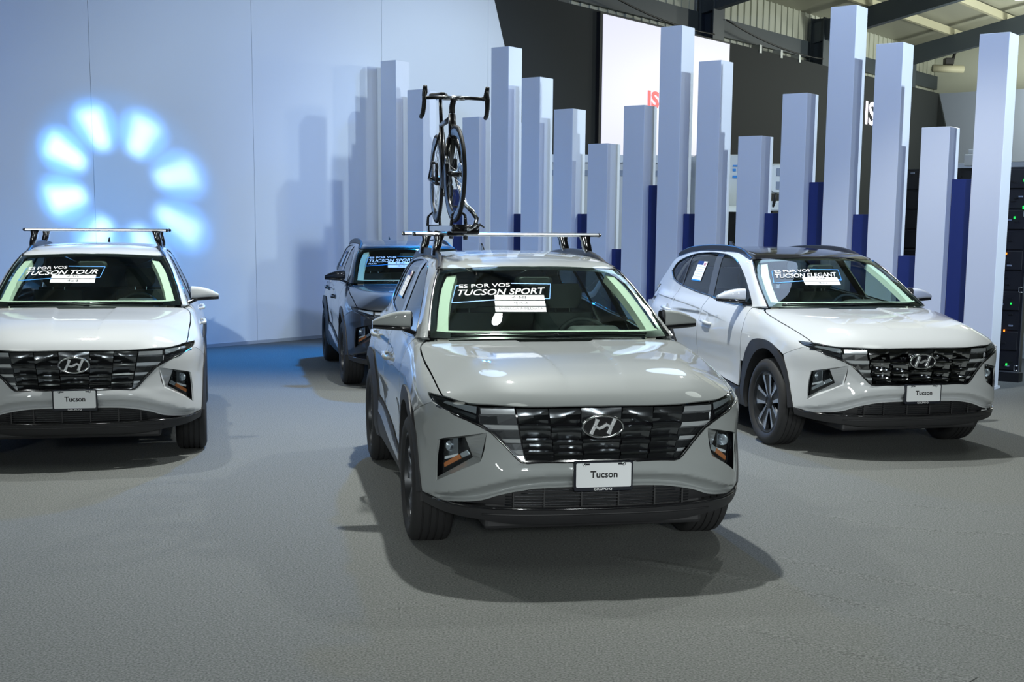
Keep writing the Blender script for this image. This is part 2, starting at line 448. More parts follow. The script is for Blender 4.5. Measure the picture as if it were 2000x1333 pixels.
def inset(loop, d, sym):
    """shrink a closed loop by d so neighbouring panels leave a shut line"""
    n = len(loop); a = np.roll(loop, 1, 0); b = np.roll(loop, -1, 0)
    e1 = loop - a; e2 = b - loop; area = np.sum(loop[:, 0] * b[:, 1] - b[:, 0] * loop[:, 1]); sg = 1 if area > 0 else -1
    def nr(e): return np.stack([-e[:, 1], e[:, 0]], 1) / (np.linalg.norm(e, axis=1)[:, None] + 1e-12) * sg
    n1, n2 = nr(e1), nr(e2); m = n1 + n2; den = np.clip(1 + (n1 * n2).sum(1), .35, None)[:, None]
    out = loop + m / den * d
    if sym: out[np.abs(loop[:, 0]) < 1e-6, 0] = 0.; out[np.abs(loop[:, 0]) < 1e-6, 1] = (loop + m / den * d)[np.abs(loop[:, 0]) < 1e-6, 1]
    return out
def panel(name, mode, curves, F=f_body, holes=(), h=.022, off=0., flange=.012, sym=False, side=1, disp=None, lines=(), gap=0.):
    """a body panel: 2-D outline projected on the implicit body; sym joins both halves, side=-1 mirrors"""
    outer = loop_of(mode, curves, h); hl = [loop_of(mode, c, h) for c in holes]
    if gap: outer = inset(outer, gap, sym)
    ln = [curve([to_q(mode, p) for p in l], h) for l in lines]
    q, f = tri2d(outer, hl, h, ln)
    P = cast(mode, q, F); Nn = grad(F, P)
    if disp is not None:
        P = P + disp(P, q)
        e = 1e-3; o_, d_, _ = rays(mode, q)
        # normals of the displaced sheet from its own faces
        Nn = None
    elif off: P = P + Nn * off
    qa, qb, qc = q[f[:, 0]], q[f[:, 1]], q[f[:, 2]]
    ccw = (qb[:, 0] - qa[:, 0]) * (qc[:, 1] - qa[:, 1]) - (qb[:, 1] - qa[:, 1]) * (qc[:, 0] - qa[:, 0]) < 0
    f[ccw] = f[ccw][:, ::-1]
    fn = np.cross(P[f[:, 1]] - P[f[:, 0]], P[f[:, 2]] - P[f[:, 0]])
    ref = grad(F, P) if Nn is None else Nn
    if (fn * ref[f[:, 0]]).sum() < 0: f = f[:, ::-1].copy(); fn = -fn
    if Nn is None:
        Nn = np.zeros_like(P)
        for k in range(3): np.add.at(Nn, f[:, k], fn)
        if sym:      # keep the centre line smooth across the mirror plane
            c0 = np.abs(P[:, 0]) < 1e-5; Nn[c0, 0] = 0.
        Nn = Nn / (np.linalg.norm(Nn, axis=1)[:, None] + 1e-12)
    faces = [tuple(t) for t in f]; verts = [tuple(p) for p in P]; norms = [Nn[i] for t in f for i in t]
    if flange:
        cnt = {}
        for t in f:
            for a, b in ((t[0], t[1]), (t[1], t[2]), (t[2], t[0])): cnt[(a, b)] = 1
        bnd = [(a, b) for (a, b) in cnt if (b, a) not in cnt and not (sym and abs(P[a][0]) < 1e-5 and abs(P[b][0]) < 1e-5)]
        m = {}
        for a, b in bnd:
            for i in (a, b):
                if i not in m:
                    m[i] = (len(verts), len(verts) + 1); verts.append(tuple(P[i])); verts.append(tuple(P[i] - Nn[i] * flange))
            fc = (m[b][0], m[a][0], m[a][1], m[b][1])
            nn = np.cross(P[b] - P[a], Nn[a]); nn = nn / (np.linalg.norm(nn) + 1e-12)
            faces.append(fc); norms += [nn] * 4
    verts = np.array(verts); norms = np.array(norms)
    def flipped():
        v = verts * (-1, 1, 1); fs = []; ns = []; k = 0
        for fc in faces:
            n_ = len(fc); fs.append(tuple(reversed(fc))); ns += [norms[k + j] * (-1, 1, 1) for j in reversed(range(n_))]; k += n_
        return v, fs, np.array(ns)
    if side < 0: verts, faces, norms = flipped()
    elif sym:
        v, fs, ns = flipped(); n0 = len(verts)
        verts = np.vstack([verts, v]); faces = faces + [tuple(i + n0 for i in fc) for fc in fs]; norms = np.vstack([norms, ns])
    me = mesh_of(name, verts, faces, True)
    me.normals_split_custom_set([tuple(n) for n in norms])
    return me
# ------------------------------------------------------------------ setting materials
noise_col(mat('carpet', (.1, .1, .1), .95, spec=.15), 95, (.085, .090, .085), (.225, .232, .222), .6, 260, 4, dist=.006)
mat('wall_white', (.72, .75, .78), .55); mat('wall_joint', (.35, .38, .42), .7)
mat('wall_black', (.012, .016, .018), .8); mat('column_white', (.74, .76, .80), .38)
mat('blue_board', (.012, .028, .15), .55)
mat('steel', (.045, .06, .075), .5); mat('purlin', (.50, .48, .34), .6); mat('roof_sheet', (.36, .36, .29), .5, .2)
mat('cladding', (.52, .54, .46), .55); mat('hall_wall', (.30, .32, .33), .7)
mat('partition', (.55, .56, .56), .6); mat('booth_grey', (.26, .30, .38), .7)
mat('truck_white', (.72, .75, .74), .35, 0, .5); mat('led_black', (.012, .012, .014), .6)
mat('screen', (.1, .1, .1), .4, emit=(.84, .85, 1.0), estr=.90); mat('screen_red', (.5, 0, 0), .4, emit=(1, .012, .03), estr=.95)
mat('letter_white', (.8, .8, .8), .4, emit=(.95, .85, 1.0), estr=1.6)
mat('led_green', (.0, .3, .05), .4, emit=(.02, 1, .1), estr=1.5); mat('led_amber', (.3, .1, .0), .4, emit=(1, .25, .02), estr=2.); mat('black_plastic', (.012, .012, .012), .5)
mat('lamp_glow', (1, 1, 1), .4, emit=(1, 1, .92), estr=14.); mat('blue_glow', (.1, .2, 1), .4, emit=(.05, .3, 1), estr=14.)
def hall_box(s0, s1, k0, k1, z0, z1, name, bevel=0.):
    """box given in hall axes (s along the white wall, k away from it)"""
    v = [WP(s, k, z) for z in (z0, z1) for k in (k0, k1) for s in (s0, s1)]
    m = MB(); m.add(v, [(0, 2, 3, 1), (4, 5, 7, 6), (0, 1, 5, 4), (2, 6, 7, 3), (0, 4, 6, 2), (1, 3, 7, 5)])
    return m.mesh(name, bevel=bevel)
# floor with the carpet and its soft wrinkles
fl = struct(ob('floor', hall_box(-24, 45, -3, 40, -.2, 0, 'floor'), 'carpet'), 'grey hard-wearing carpet floor')
def pix_ground(u, v):
    du, dv = u - 1000, v - (666.5 + CYOFF); a = du * cr_ + dv * sr_; b = -du * sr_ + dv * cr_
    d = Vector((a / FPX, cp - b / FPX * sp_, -sp_ - b / FPX * cp)); k = -CAMH / d.z
    return Vector((d.x * k, d.y * k, 0))
for (p0, p1, p2, w, h) in (((1180, 1085), (1500, 1140), (2050, 1262), .10, .007), ((1500, 1085), (1720, 1130), (2050, 1182), .12, .007), ((1560, 1000), (1800, 1035), (2050, 1045), .10, .005), ((1400, 1215), (1650, 1270), (1900, 1330), .14, .006), ((1590, 960), (1750, 985), (2000, 1005), .08, .004), ((560, 1220), (700, 1195), (900, 1180), .06, .003)):
    P = [pix_ground(*q) for q in (p0, p1, p2)]; pts = curve([tuple(p) for p in P], .12); n = len(pts); V = []; Fc = []
    for i, p in enumerate(pts):
        t = Vector(pts[min(i + 1, n - 1)]) - Vector(pts[max(i - 1, 0)]); t.normalize(); nn = Vector((-t.y, t.x, 0)); env = math.sin(math.pi * (i + .3) / (n + .3)) ** .5
        for q in (-1, -.5, -.15, .15, .5, 1):
            V.append(Vector(p) + nn * q * w + Vector((0, 0, -.002 + 2.0 * h * env * math.exp(-4 * q * q))))
    for i in range(n - 1):
        for j in range(5): Fc.append((i * 6 + j, i * 6 + j + 1, (i + 1) * 6 + j + 1, (i + 1) * 6 + j))
    ob('carpet_wrinkle', mesh_of('carpet_wrinkle', V, Fc, True), 'carpet', fl)
# long white display wall, built of tall boards with fine joints, its far end cut on a slant
wl = struct(ob('wall_left', hall_box(-14, 6.6, -.16, -.04, 0, 6.3, 'wall_left'), 'wall_joint'), 'long white display wall')
for i in range(8):
    s0 = -13.48 + 2.897 * i; s1 = s0 + 2.897 - .007
    if i == 7:
        m = MB(); v = [WP(s, k, z) for k in (0, -.15) for s, z in ((s0, 0), (s0 + 2.6, 0), (s0 + .05, 6.3), (s0, 6.3))]; m.add(v, [(0, 1, 2, 3), (7, 6, 5, 4), (0, 4, 5, 1), (1, 5, 6, 2), (2, 6, 7, 3), (3, 7, 4, 0)]); me = m.mesh('wall_panel')
    else: me = hall_box(s0, s1, -.05, 0, 0, 6.3, 'wall_panel')
    ob('wall_panel', me, 'wall_white', wl)
struct(ob('baseboard_left', hall_box(-14, 8.4, 0, .012, 0, .05, 'baseboard_left'), 'wall_joint'))
wb = struct(ob('wall_back', hall_box(5.5, 31.4, -.5, -.3, 0, 6.33, 'wall_back'), 'wall_black'), 'tall black display wall')
struct(ob('wall_hall', hall_box(-24, 45, -1.3, -1.1, 0, 9.5, 'wall_hall'), 'cladding'), 'pale ribbed metal hall wall')
ribs = MB()
for i in range(90):
    s = 6 + i * .36; v = [WP(s + a, k, z) for z in (6.2, 8.2) for k in (-1.1, -1.07) for a in (0, .08)]
    ribs.add(v, [(0, 2, 3, 1), (4, 5, 7, 6), (0, 1, 5, 4), (2, 6, 7, 3), (0, 4, 6, 2), (1, 3, 7, 5)])
o = ob('cladding_rib', ribs.mesh('cladding_rib'), 'cladding', bpy.data.objects['wall_hall']); o['kind'] = 'stuff'
struct(ob('wall_far', hall_box(33.0, 33.2, -1.3, 40, 0, 14, 'wall_far'), 'cladding'), 'pale metal end wall of the hall')
struct(ob('wall_near', hall_box(-24.2, -24, -1.3, 40, 0, 14, 'wall_near'), 'hall_wall'))
struct(ob('wall_right', hall_box(-24, 45, 40, 40.2, 0, 9.5, 'wall_right'), 'hall_wall'))
# roof: sheets, dark rafters, pale purlins
SLOPE = .20; ZE = 7.75
def roof_z(k): return ZE + SLOPE * (k if k < 20 else 40 - k)
rv = [WP(s, k, roof_z(k) + .32) for s in (-24, 45) for k in (-1.3, 20, 40.2)]
cei = struct(ob('ceiling', mesh_of('ceiling', rv, [(0, 1, 4, 3), (1, 2, 5, 4)]), 'roof_sheet'), 'sloping metal roof seen from below')
def sloped_beam(s, k0, k1, w, h, name):
    v = [WP(s + a, k, roof_z(k) + b) for k in (k0, k1) for a, b in ((-w / 2, -h), (w / 2, -h), (w / 2, 0), (-w / 2, 0))]
    m = MB(); m.add(v, [(0, 1, 2, 3), (7, 6, 5, 4), (0, 4, 5, 1), (1, 5, 6, 2), (2, 6, 7, 3), (3, 7, 4, 0)]); return m.mesh(name)
for s in (-9.5, -3.0, 3.5, 10.0, 16.5, 22.9, 29.5):
    ob('roof_rafter', sloped_beam(s, -1.0, 20, .25, .55, 'roof_rafter'), 'steel', cei); ob('roof_rafter', sloped_beam(s, 20, 40, .25, .55, 'roof_rafter'), 'steel', cei)
for k in (.6, 2.2, 3.8, 5.4, 7.0, 8.6, 10.2, 12.5, 15, 17.5):
    ob('roof_purlin', hall_box(-24, 33, k, k + .12, roof_z(k) + .02, roof_z(k) + .24, 'roof_purlin'), 'purlin', cei)
for k in (2.9, 6.2, 9.4):
    o = ob('skylight_strip', hall_box(24, 28.5, k, k + .35, roof_z(k) + .27, roof_z(k) + .29, 'skylight_strip'), mat('skylight', (1, 1, 1), .4, emit=(.85, .92, 1), estr=1.2), cei)
for i, (s, wv) in enumerate(((10.0, .40), (16.6, .55), (22.9, .45), (29.6, .5))):
    m = MB()
    for (a0, a1, k0, k1) in ((-wv / 2, wv / 2, -.95, -.92), (-wv / 2, wv / 2, -.57, -.54), (-.012, .012, -.92, -.57)):
        v = [WP(s + a, k, z) for z in (0, 7.7) for k in (k0, k1) for a in (a0, a1)]; m.add(v, [(0, 2, 3, 1), (4, 5, 7, 6), (0, 1, 5, 4), (2, 6, 7, 3), (0, 4, 6, 2), (1, 3, 7, 5)])
    struct(ob('trim_%d' % (i + 1), m.mesh('steel_post'), 'steel'), 'dark steel post of the hall frame')
for i, (z0, z1, kk) in enumerate(((6.62, 7.06, -1.06),)):
    struct(ob('trim_%d' % (i + 6), hall_box(6, 33, kk, kk + .1, z0, z1, 'steel_girder'), 'steel'), 'dark steel girder along the hall wall')
# bright display screen with red letters and lit white letters on the black wall
sc_ = tag(empty('display_screen', WP(13.75, -.28, 3.3)), 'large glowing white display screen with red letters on the black wall', 'screen')
def child(name, me, material, par):
    o = ob(name, me, material, par); o.matrix_parent_inverse = Matrix.Translation(-Vector(par.location)) if par.rotation_euler[2] == 0 else (Matrix.Translation(par.location) @ Matrix.Rotation(par.rotation_euler[2], 4, 'Z')).inverted(); return o
child('screen_frame', hall_box(10.88, 16.62, -.30, -.22, .6, 6.30, 'screen_frame'), 'led_black', sc_)
child('screen_panel', hall_box(10.98, 16.55, -.22, -.20, .7, 6.26, 'screen_panel'), 'screen', sc_)
def wall_text(name, body, s0, s1, k, z0, z1, bold=.02):
    v, f = text_geo(body, bold); return mesh_of(name, [WP(s0 + (s1 - s0) * a, k, z0 + (z1 - z0) * b) for a, b in v], f)
child('screen_text', wall_text('screen_text', 'ISUZU', 12.79, 14.75, -.19, 4.48, 4.86, .04), 'screen_red', sc_)
lt = tag(ob('wall_lettering', wall_text('wall_lettering', 'ISUZU', 25.25, 28.3, -.28, 4.93, 5.62, .025), 'letter_white'), 'glowing white block letters mounted on the black wall', 'sign')
# grey-blue booth wall in the far corner
m = MB(); v = [WP(s, k, z) for s in (31.4, 31.6) for k, z in ((-.3, 6.33), (14, 6.33), (14, 0), (1.4, 0))]; m.add(v, [(0, 1, 2, 3), (7, 6, 5, 4), (0, 4, 5, 1), (1, 5, 6, 2), (2, 6, 7, 3), (3, 7, 4, 0)])
tag(ob('booth_wall', m.mesh('booth_wall'), 'booth_grey'), 'grey-blue booth wall with slanted edge in the far right corner', 'wall')
m = MB(); v = [WP(s, k, z) for s in (31.3, 31.39) for k, z in ((-.3, 6.33), (1.4, 0), (-.3, 0))]; m.add(v, [(0, 1, 2), (5, 4, 3), (0, 3, 4, 1), (1, 4, 5, 2), (2, 5, 3, 0)])
tag(ob('booth_return', m.mesh('booth_return'), 'wall_black'), 'black triangular return panel beside the grey-blue booth wall', 'wall')
# pale partition low behind the posts
pt = tag(empty('partition', (2.3, 27.2, 0)), 'pale grey partition below the display screen behind the white posts', 'partition')
m = MB(); m.box(-1.9, 1.55, -.06, .06, 0, 3.12); ob('partition_board', m.mesh('partition_board'), 'partition', pt)
m = MB(); m.box(-1.95, 1.6, -.12, .12, 3.12, 3.27); ob('partition_cap', m.mesh('partition_cap'), 'wall_white', pt)
m = MB(); m.box(-1.9, 1.55, -.08, .08, 2.86, 2.97); ob('partition_rail', m.mesh('partition_rail'), 'booth_grey', pt)
# ------------------------------------------------------------------ car template: a list of parts shared by the four cars
PARTS = []                                     # dict(key,name,mesh,mat,parent,loc,label)
def part(name, me, material, parent=None, key=None, loc=None, label=None, opt=None, rot=None):
    PARTS.append(dict(name=name, mesh=me, mat=material, parent=parent, key=key or name + str(len(PARTS)), loc=loc, label=label, opt=opt, rot=rot))
    return PARTS[-1]['key']
def ws3(pts, F=f_wrap):
    """(x,z) front-view points to 3-D on the front surface"""
    P = cast('W', np.array([(x, z) for x, z in pts]), F); return [tuple(p) for p in P]
GT = ws3([(0, .887), (.297, .886), (.479, .890), (.641, .895), (.736, .905), (.80, .918)], f_low)
TIP = (.858, -.47, .922)
EDGE = [TIP, (.845, -.585, .885)] + ws3([(.745, .833), (.64, .789), (.58, .756), (.51, .688), (.448, .620)], f_low)
EDGE2 = [(.448, -.88, .620), (.425, -.89, .602), (.395, -.898, .596)]
GBOT = [(.395, -.898, .596), (.2, -.92, .597), (0, -.926, .598)]
LIP = [(0, -.93, .478), (.3, -.92, .472), (.44, -.895, .455), (.54, -.85, .43), (.63, -.805, .397), (.75, -.705, .377), (.83, -.60, .372), (.893, -.50, .386)]
CRX, CRZ = [0, .3, .43, .48, .645, .75, .84, .95], [.531, .526, .515, .508, .46, .425, .398, .38]
LPX, LPZ = [0, .3, .44, .54, .63, .75, .83, .95], [.478, .472, .455, .43, .397, .377, .372, .38]
ARCH_O = [(-.50, .384), (-.44, .586), (-.36, .735), (-.178, .85), (.03, .888), (.284, .876), (.40, .815), (.50, .70), (.545, .56), (.56, .41)]
def arch_pts(y0, r=.445, a0=200, a1=-20, n=24, zc=.375):
    return [(y0 + r * math.cos(math.radians(a0 + (a1 - a0) * k / n)), zc + r * math.sin(math.radians(a0 + (a1 - a0) * k / n))) for k in range(n + 1)]

# --- hood
hood_front = [(x, y) for x, y, z in GT]
hood_side = [hood_front[-1], (.81, -.506), (.817, -.27), (.825, 0.), (.816, .25), (.79, .35), (.762, .40)]
hood_rear = [(.762, .40), (.6, .345), (.35, .290), (0, .265)]
HS = [(p[1], p[2]) for p in cast('T', np.array(hood_side), f_low)]      # hood edge in side view, shared with the fender
cr_line = [(float(I(np.array([y]), [-.9, -.2, .4], [.15, .20, .235])[0]), y) for y in (-.80, -.6, -.4, -.2, 0, .2, .255)]
part('hood', panel('hood', 'T', [hood_front, hood_side, hood_rear, [(0, .265), (0, hood_front[0][1])]], f_low, h=.02, sym=True, gap=.0025,
                   lines=[[(x - .012, y) for x, y in cr_line], [(x + .006, y) for x, y in cr_line]]), 'PAINT', key='hood')
# --- front bumper
HOLE = ws3([(.828, .69), (.80, .705), (.60, .752)]) , ws3([(.60, .752), (.612, .66), (.632, .598)]), ws3([(.632, .598), (.842, .462)]), ws3([(.842, .462), (.838, .60), (.828, .69)])
def bump_disp(P, q):
    x = np.abs(P[:, 0]); zc = np.interp(x, CRX, CRZ); zl = np.interp(x, LPX, LPZ); z = P[:, 2]
    t = np.clip((zc - z) / (zc - zl), 0, 1); k = (.052 * np.clip(t / .74, 0, 1) - .030 * ss(t, .78, 1.)) * (1 - ss(x, .80, .90))
    k = k - .010 * ss(z, zc - .002, zc + .004) * (1 - ss(z, zc + .02, zc + .10)) * (1 - ss(x, .5, .8))
    d = np.stack([-P[:, 0], Y0 - P[:, 1], np.zeros(len(P))], 1); d /= np.linalg.norm(d, axis=1)[:, None]
    return d * k[:, None]
ARCH_F = [(.916, -.33, .80), (.92, -.385, .70), (.915, -.44, .586), (.905, -.48, .47), (.893, -.50, .386)]
crl = ws3([(x, z) for x, z in ((.01, .531), (.15, .529), (.3, .526), (.43, .515), (.48, .508), (.645, .46), (.75, .425), (.83, .40))])
part('front_bumper', panel('front_bumper', 'F', [[GBOT[2], GBOT[1], GBOT[0]], EDGE2[::-1], EDGE[1:][::-1], [EDGE[1], (.90, -.45, .84), (.916, -.33, .80)], ARCH_F, LIP[::-1], [(0, -.93, .478), (0, -.926, .598)]],
     f_wrap, holes=[HOLE], h=.016, sym=True, disp=bump_disp, lines=[crl, [(x, y, z - .66 * (z - float(np.interp(x, LPX, LPZ)))) for x, y, z in crl], [(x, y, z - .80 * (z - float(np.interp(x, LPX, LPZ)))) for x, y, z in crl]]), 'PAINT', key='bumper')
# sensor / tow-eye cover ring on the bumper
tow = ws3([(-.43, .578)])[0]
m = MB(); m.tube([(tow[0] + .017 * math.cos(a), tow[1] - .001 + .25 * .017 * math.cos(a) * -1, tow[2] + .017 * math.sin(a)) for a in np.linspace(0, 2 * math.pi, 20, endpoint=False)], .0012, 5, closed=True)
part('tow_eye_cover', m.mesh('tow_eye_cover', True), 'PAINT', 'bumper')
# --- lower black fascia
INT_B = [(0, -.915, .346), (.4, -.89, .351), (.63, -.80, .354), (.74, -.715, .354), (.85, -.57, .366), (.893, -.50, .386)]
VAL_B = [(0, -.88, .268), (.4, -.86, .266), (.6, -.81, .285), (.78, -.68, .305), (.875, -.50, .33)]
part('lower_intake', panel('lower_intake', 'F', [LIP, INT_B[::-1], [(0, -.915, .346), (0, -.93, .478)]], f_wrap, h=.03, off=-.05, flange=0, sym=True), 'plastic', key='intake')
part('lower_valance', panel('lower_valance', 'F', [INT_B, [(.893, -.50, .386), (.875, -.50, .33)], VAL_B[::-1], [(0, -.88, .268), (0, -.915, .346)]], f_wrap, h=.03, off=.006, flange=.03, sym=True), 'plastic', key='valance')
def front_bar(zs, x0, x1, r, off, n=24, F=f_wrap):
    xs = np.linspace(x0, x1, n); P = cast('W', np.array([(abs(x), zs(abs(x))) for x in xs]), F); P[:, 0] = xs; P[:, 1] += off
    m = MB(); m.tube([tuple(p) for p in P], r, 6); return m
part('valance_edge', front_bar(lambda x: float(np.interp(x, [0, .4, .63, .74, .85], [.346, .351, .354, .354, .366])), -.85, .85, .007, -.004, 40).mesh('valance_edge', True), 'gloss_black', 'valance')
part('valance_ridge', front_bar(lambda x: .318, -.62, .62, .006, -.006, 30).mesh('valance_ridge', True), 'plastic', 'valance')
for k, zz in enumerate((.366, .382, .398, .414, .430, .446)):
    xm = .50 if zz < .42 else .42
    part('intake_slat', front_bar(lambda x: zz, -xm, xm, .0035, .035, 20).mesh('intake_slat', True), 'wheel_dark', 'intake')
for xx in (-.46, -.30, -.10, .10, .30, .46):
    y = ws3([(abs(xx), .40)])[0][1]; m = MB(); m.box(xx - .004, xx + .004, y + .028, y + .05, .355, .465 if abs(xx) < .4 else .432)
    part('intake_divider', m.mesh('intake_divider'), 'plastic', 'intake')
# --- lower headlamps set into the bumper cheeks
Gp = [(.816, -.615, .688), (.70, -.705, .730), (.655, -.732, .605), (.838, -.580, .470)]
def ring_pts(c4, n=8):
    out = []
    for i in range(4):
        a, b = np.array(c4[i]), np.array(c4[(i + 1) % 4])
        for t in np.linspace(0, 1, n, endpoint=False): out.append(a + (b - a) * t)
    return out
Hc = ws3([(.828, .69), (.60, .752), (.632, .598), (.842, .462)])
Hring = []
for i in range(4):
    a, b = Hc[i], Hc[(i + 1) % 4]
    Hring += ws3([(a[0] + (b[0] - a[0]) * t, a[2] + (b[2] - a[2]) * t) for t in np.linspace(0, 1, 8, endpoint=False)])
Gring = ring_pts(Gp)
for sx in (1, -1):
    S = np.array((sx, 1, 1))
    def strip(i0, i1, nm):
        a = [np.array(Hring[i % 32]) * S for i in range(i0, i1 + 1)]; b = [np.array(Gring[i % 32]) * S for i in range(i0, i1 + 1)]
        n = len(a); return mesh_of(nm, a + b, [(i, i + 1, n + i + 1, n + i) for i in range(n - 1)])
    part('lamp_bezel', strip(0, 24, 'lamp_bezel'), 'PAINT', 'bumper')
    part('lamp_bezel', strip(24, 32, 'lamp_bezel'), 'gloss_black', 'bumper')
    # housing
    g = [np.array(p) * S for p in Gp]; cen = sum(g) / 4
    inn = np.array((-sx * .40, .9, 0)); inn = inn / np.linalg.norm(inn)
    back = [p * .8 + cen * .2 + inn * .07 for p in g]
    m = MB(); m.loft([[tuple(p) for p in g], [tuple(p) for p in back]], caps=False); m.add([tuple(p) for p in back], [(0, 1, 2, 3)])
    hk = part('headlamp', m.mesh('headlamp'), 'gloss_black', key='lamp%d' % sx, label='dark lower headlamp unit set into the bumper cheek')
    lens = [p - inn * .004 for p in g]
    def G2(u, v): # u outer->inner, v top->bottom
        return (g[0] * (1 - u) + g[1] * u) * (1 - v) + (g[3] * (1 - u) + g[2] * u) * v
    c = G2(.42, .33) + inn * .03
    m = MB(); dx = (g[1] - g[0]) / np.linalg.norm(g[1] - g[0])
    def rect(c, w, h, d):
        a = dx * w / 2; b = np.array((0, 0, h / 2)); m.loft([[tuple(c - a - b), tuple(c + a - b), tuple(c + a + b), tuple(c - a + b)], [tuple(c - a - b + inn * d), tuple(c + a - b + inn * d), tuple(c + a + b + inn * d), tuple(c - a + b + inn * d)]])
    rect(c, .085, .10, .03)
    part('reflector', m.mesh('reflector', bevel=.006), 'wheel_face', hk)
    m = MB(); rect(c - np.array((0, 0, .052)) - inn * .008, .085, .014, .01); part('reflector_ledge', m.mesh('reflector_ledge'), 'white_print', hk)
    m = MB(); m.lathe([(-.0001, .0), (.012, .012), (.018, .022), (.02, .030), (.0, .032)][::-1], 20, 1)
    part('projector_lens', m.mesh('projector_lens', True), 'lamp_clear', hk, loc=tuple(c - inn * .012 + np.array((0, 0, .008))), rot=(0, 0, -sx * .4))
    a, b, cc, d = [G2(*q) + inn * .014 for q in ((.20, .70), (.66, .66), (.70, .84), (.22, .84))]
    m = MB(); m.loft([[tuple(a), tuple(b), tuple(cc), tuple(d)], [tuple(p + inn * .02) for p in (a, b, cc, d)]])
    part('turn_signal', m.mesh('turn_signal', bevel=.003), 'AMBER', hk)
    a, b, cc, d = [G2(*q) + inn * .014 for q in ((.68, .66), (.90, .64), (.95, .86), (.72, .84))]
    m = MB(); m.loft([[tuple(a), tuple(b), tuple(cc), tuple(d)], [tuple(p + inn * .02) for p in (a, b, cc, d)]])
    part('side_reflector', m.mesh('side_reflector', bevel=.003), 'lamp_clear', hk)
    n = 6; V = []; Fc = []
    for j in range(n + 1):
        for i in range(n + 1):
            u, v = i / n, j / n; V.append(tuple(G2(u, v) - inn * (.003 + .02 * 4 * u * (1 - u) * 4 * v * (1 - v) * .5)))
    for j in range(n):
        for i in range(n): Fc.append((j * (n + 1) + i, j * (n + 1) + i + 1, (j + 1) * (n + 1) + i + 1, (j + 1) * (n + 1) + i))
    part('lamp_lens', mesh_of('lamp_lens', V, Fc, True), 'lens', hk)
# --- grille with its jewel segments and the hidden running lights
part('grille', panel('grille', 'F', [GT, [GT[5], TIP], EDGE, EDGE2, GBOT, [(0, -.926, .598), (0, -.889, .887)]], f_low, h=.03, off=-.055, flange=0, sym=True), 'gloss_black', key='grille')
part('grille_rim', MB().tube(ws3([(x, z) for x, y, z in [(0.0, 0, .598), (.2, 0, .597), (.395, 0, .596), (.425, 0, .602), (.448, 0, .620), (.51, 0, .688), (.58, 0, .756), (.64, 0, .789), (.745, 0, .832), (.835, 0, .870)]]), .006, 6).mesh('grille_rim', True), 'gloss_black', 'grille')
part('grille_rim', MB().tube([(-x, y, z) for x, y, z in ws3([(x, z) for x, y, z in [(0.0, 0, .598), (.2, 0, .597), (.395, 0, .596), (.425, 0, .602), (.448, 0, .620), (.51, 0, .688), (.58, 0, .756), (.64, 0, .789), (.745, 0, .832), (.835, 0, .870)]])], .006, 6).mesh('grille_rim', True), 'gloss_black', 'grille')
ROWS = [.880, .797, .724, .661, .602]
XB = [0, .112, .285, .455]
def xscale(z): return 1 - .12 * (.884 - z) / .286
def cell(corners, depth, nu=4, nv=5, nm='grille_segment'):
    """corners (x,z): TL,TR,BL,BR in front view with x>=0; depth(u,v) inward"""
    tl, tr, bl, br = [np.array(c) for c in corners]; Q = []; D = []
    for j in range(nv + 1):
        for i in range(nu + 1):
            u, v = i / nu, j / nv
            Q.append((tl * (1 - u) + tr * u) * (1 - v) + (bl * (1 - u) + br * u) * v); D.append(depth(u, v))
    P = cast('W', np.array([(abs(a), b) for a, b in Q]), f_low); P[:, 0] = [a for a, b in Q]; P[:, 1] += D
    F = [(j * (nu + 1) + i, j * (nu + 1) + i + 1, (j + 1) * (nu + 1) + i + 1, (j + 1) * (nu + 1) + i) for j in range(nv) for i in range(nu)]
    m = MB(); m.add([tuple(p) for p in P], F)
    return m
def prof(v):      # horizontal bar on top of each jewel, dark hollow below
    return float(np.interp(v, [0, .1, .25, .42, .5, .62, 1], [.022, .004, .0, .010, .036, .042, .046]))
VV = [0, .1, .25, .42, .5, 1]
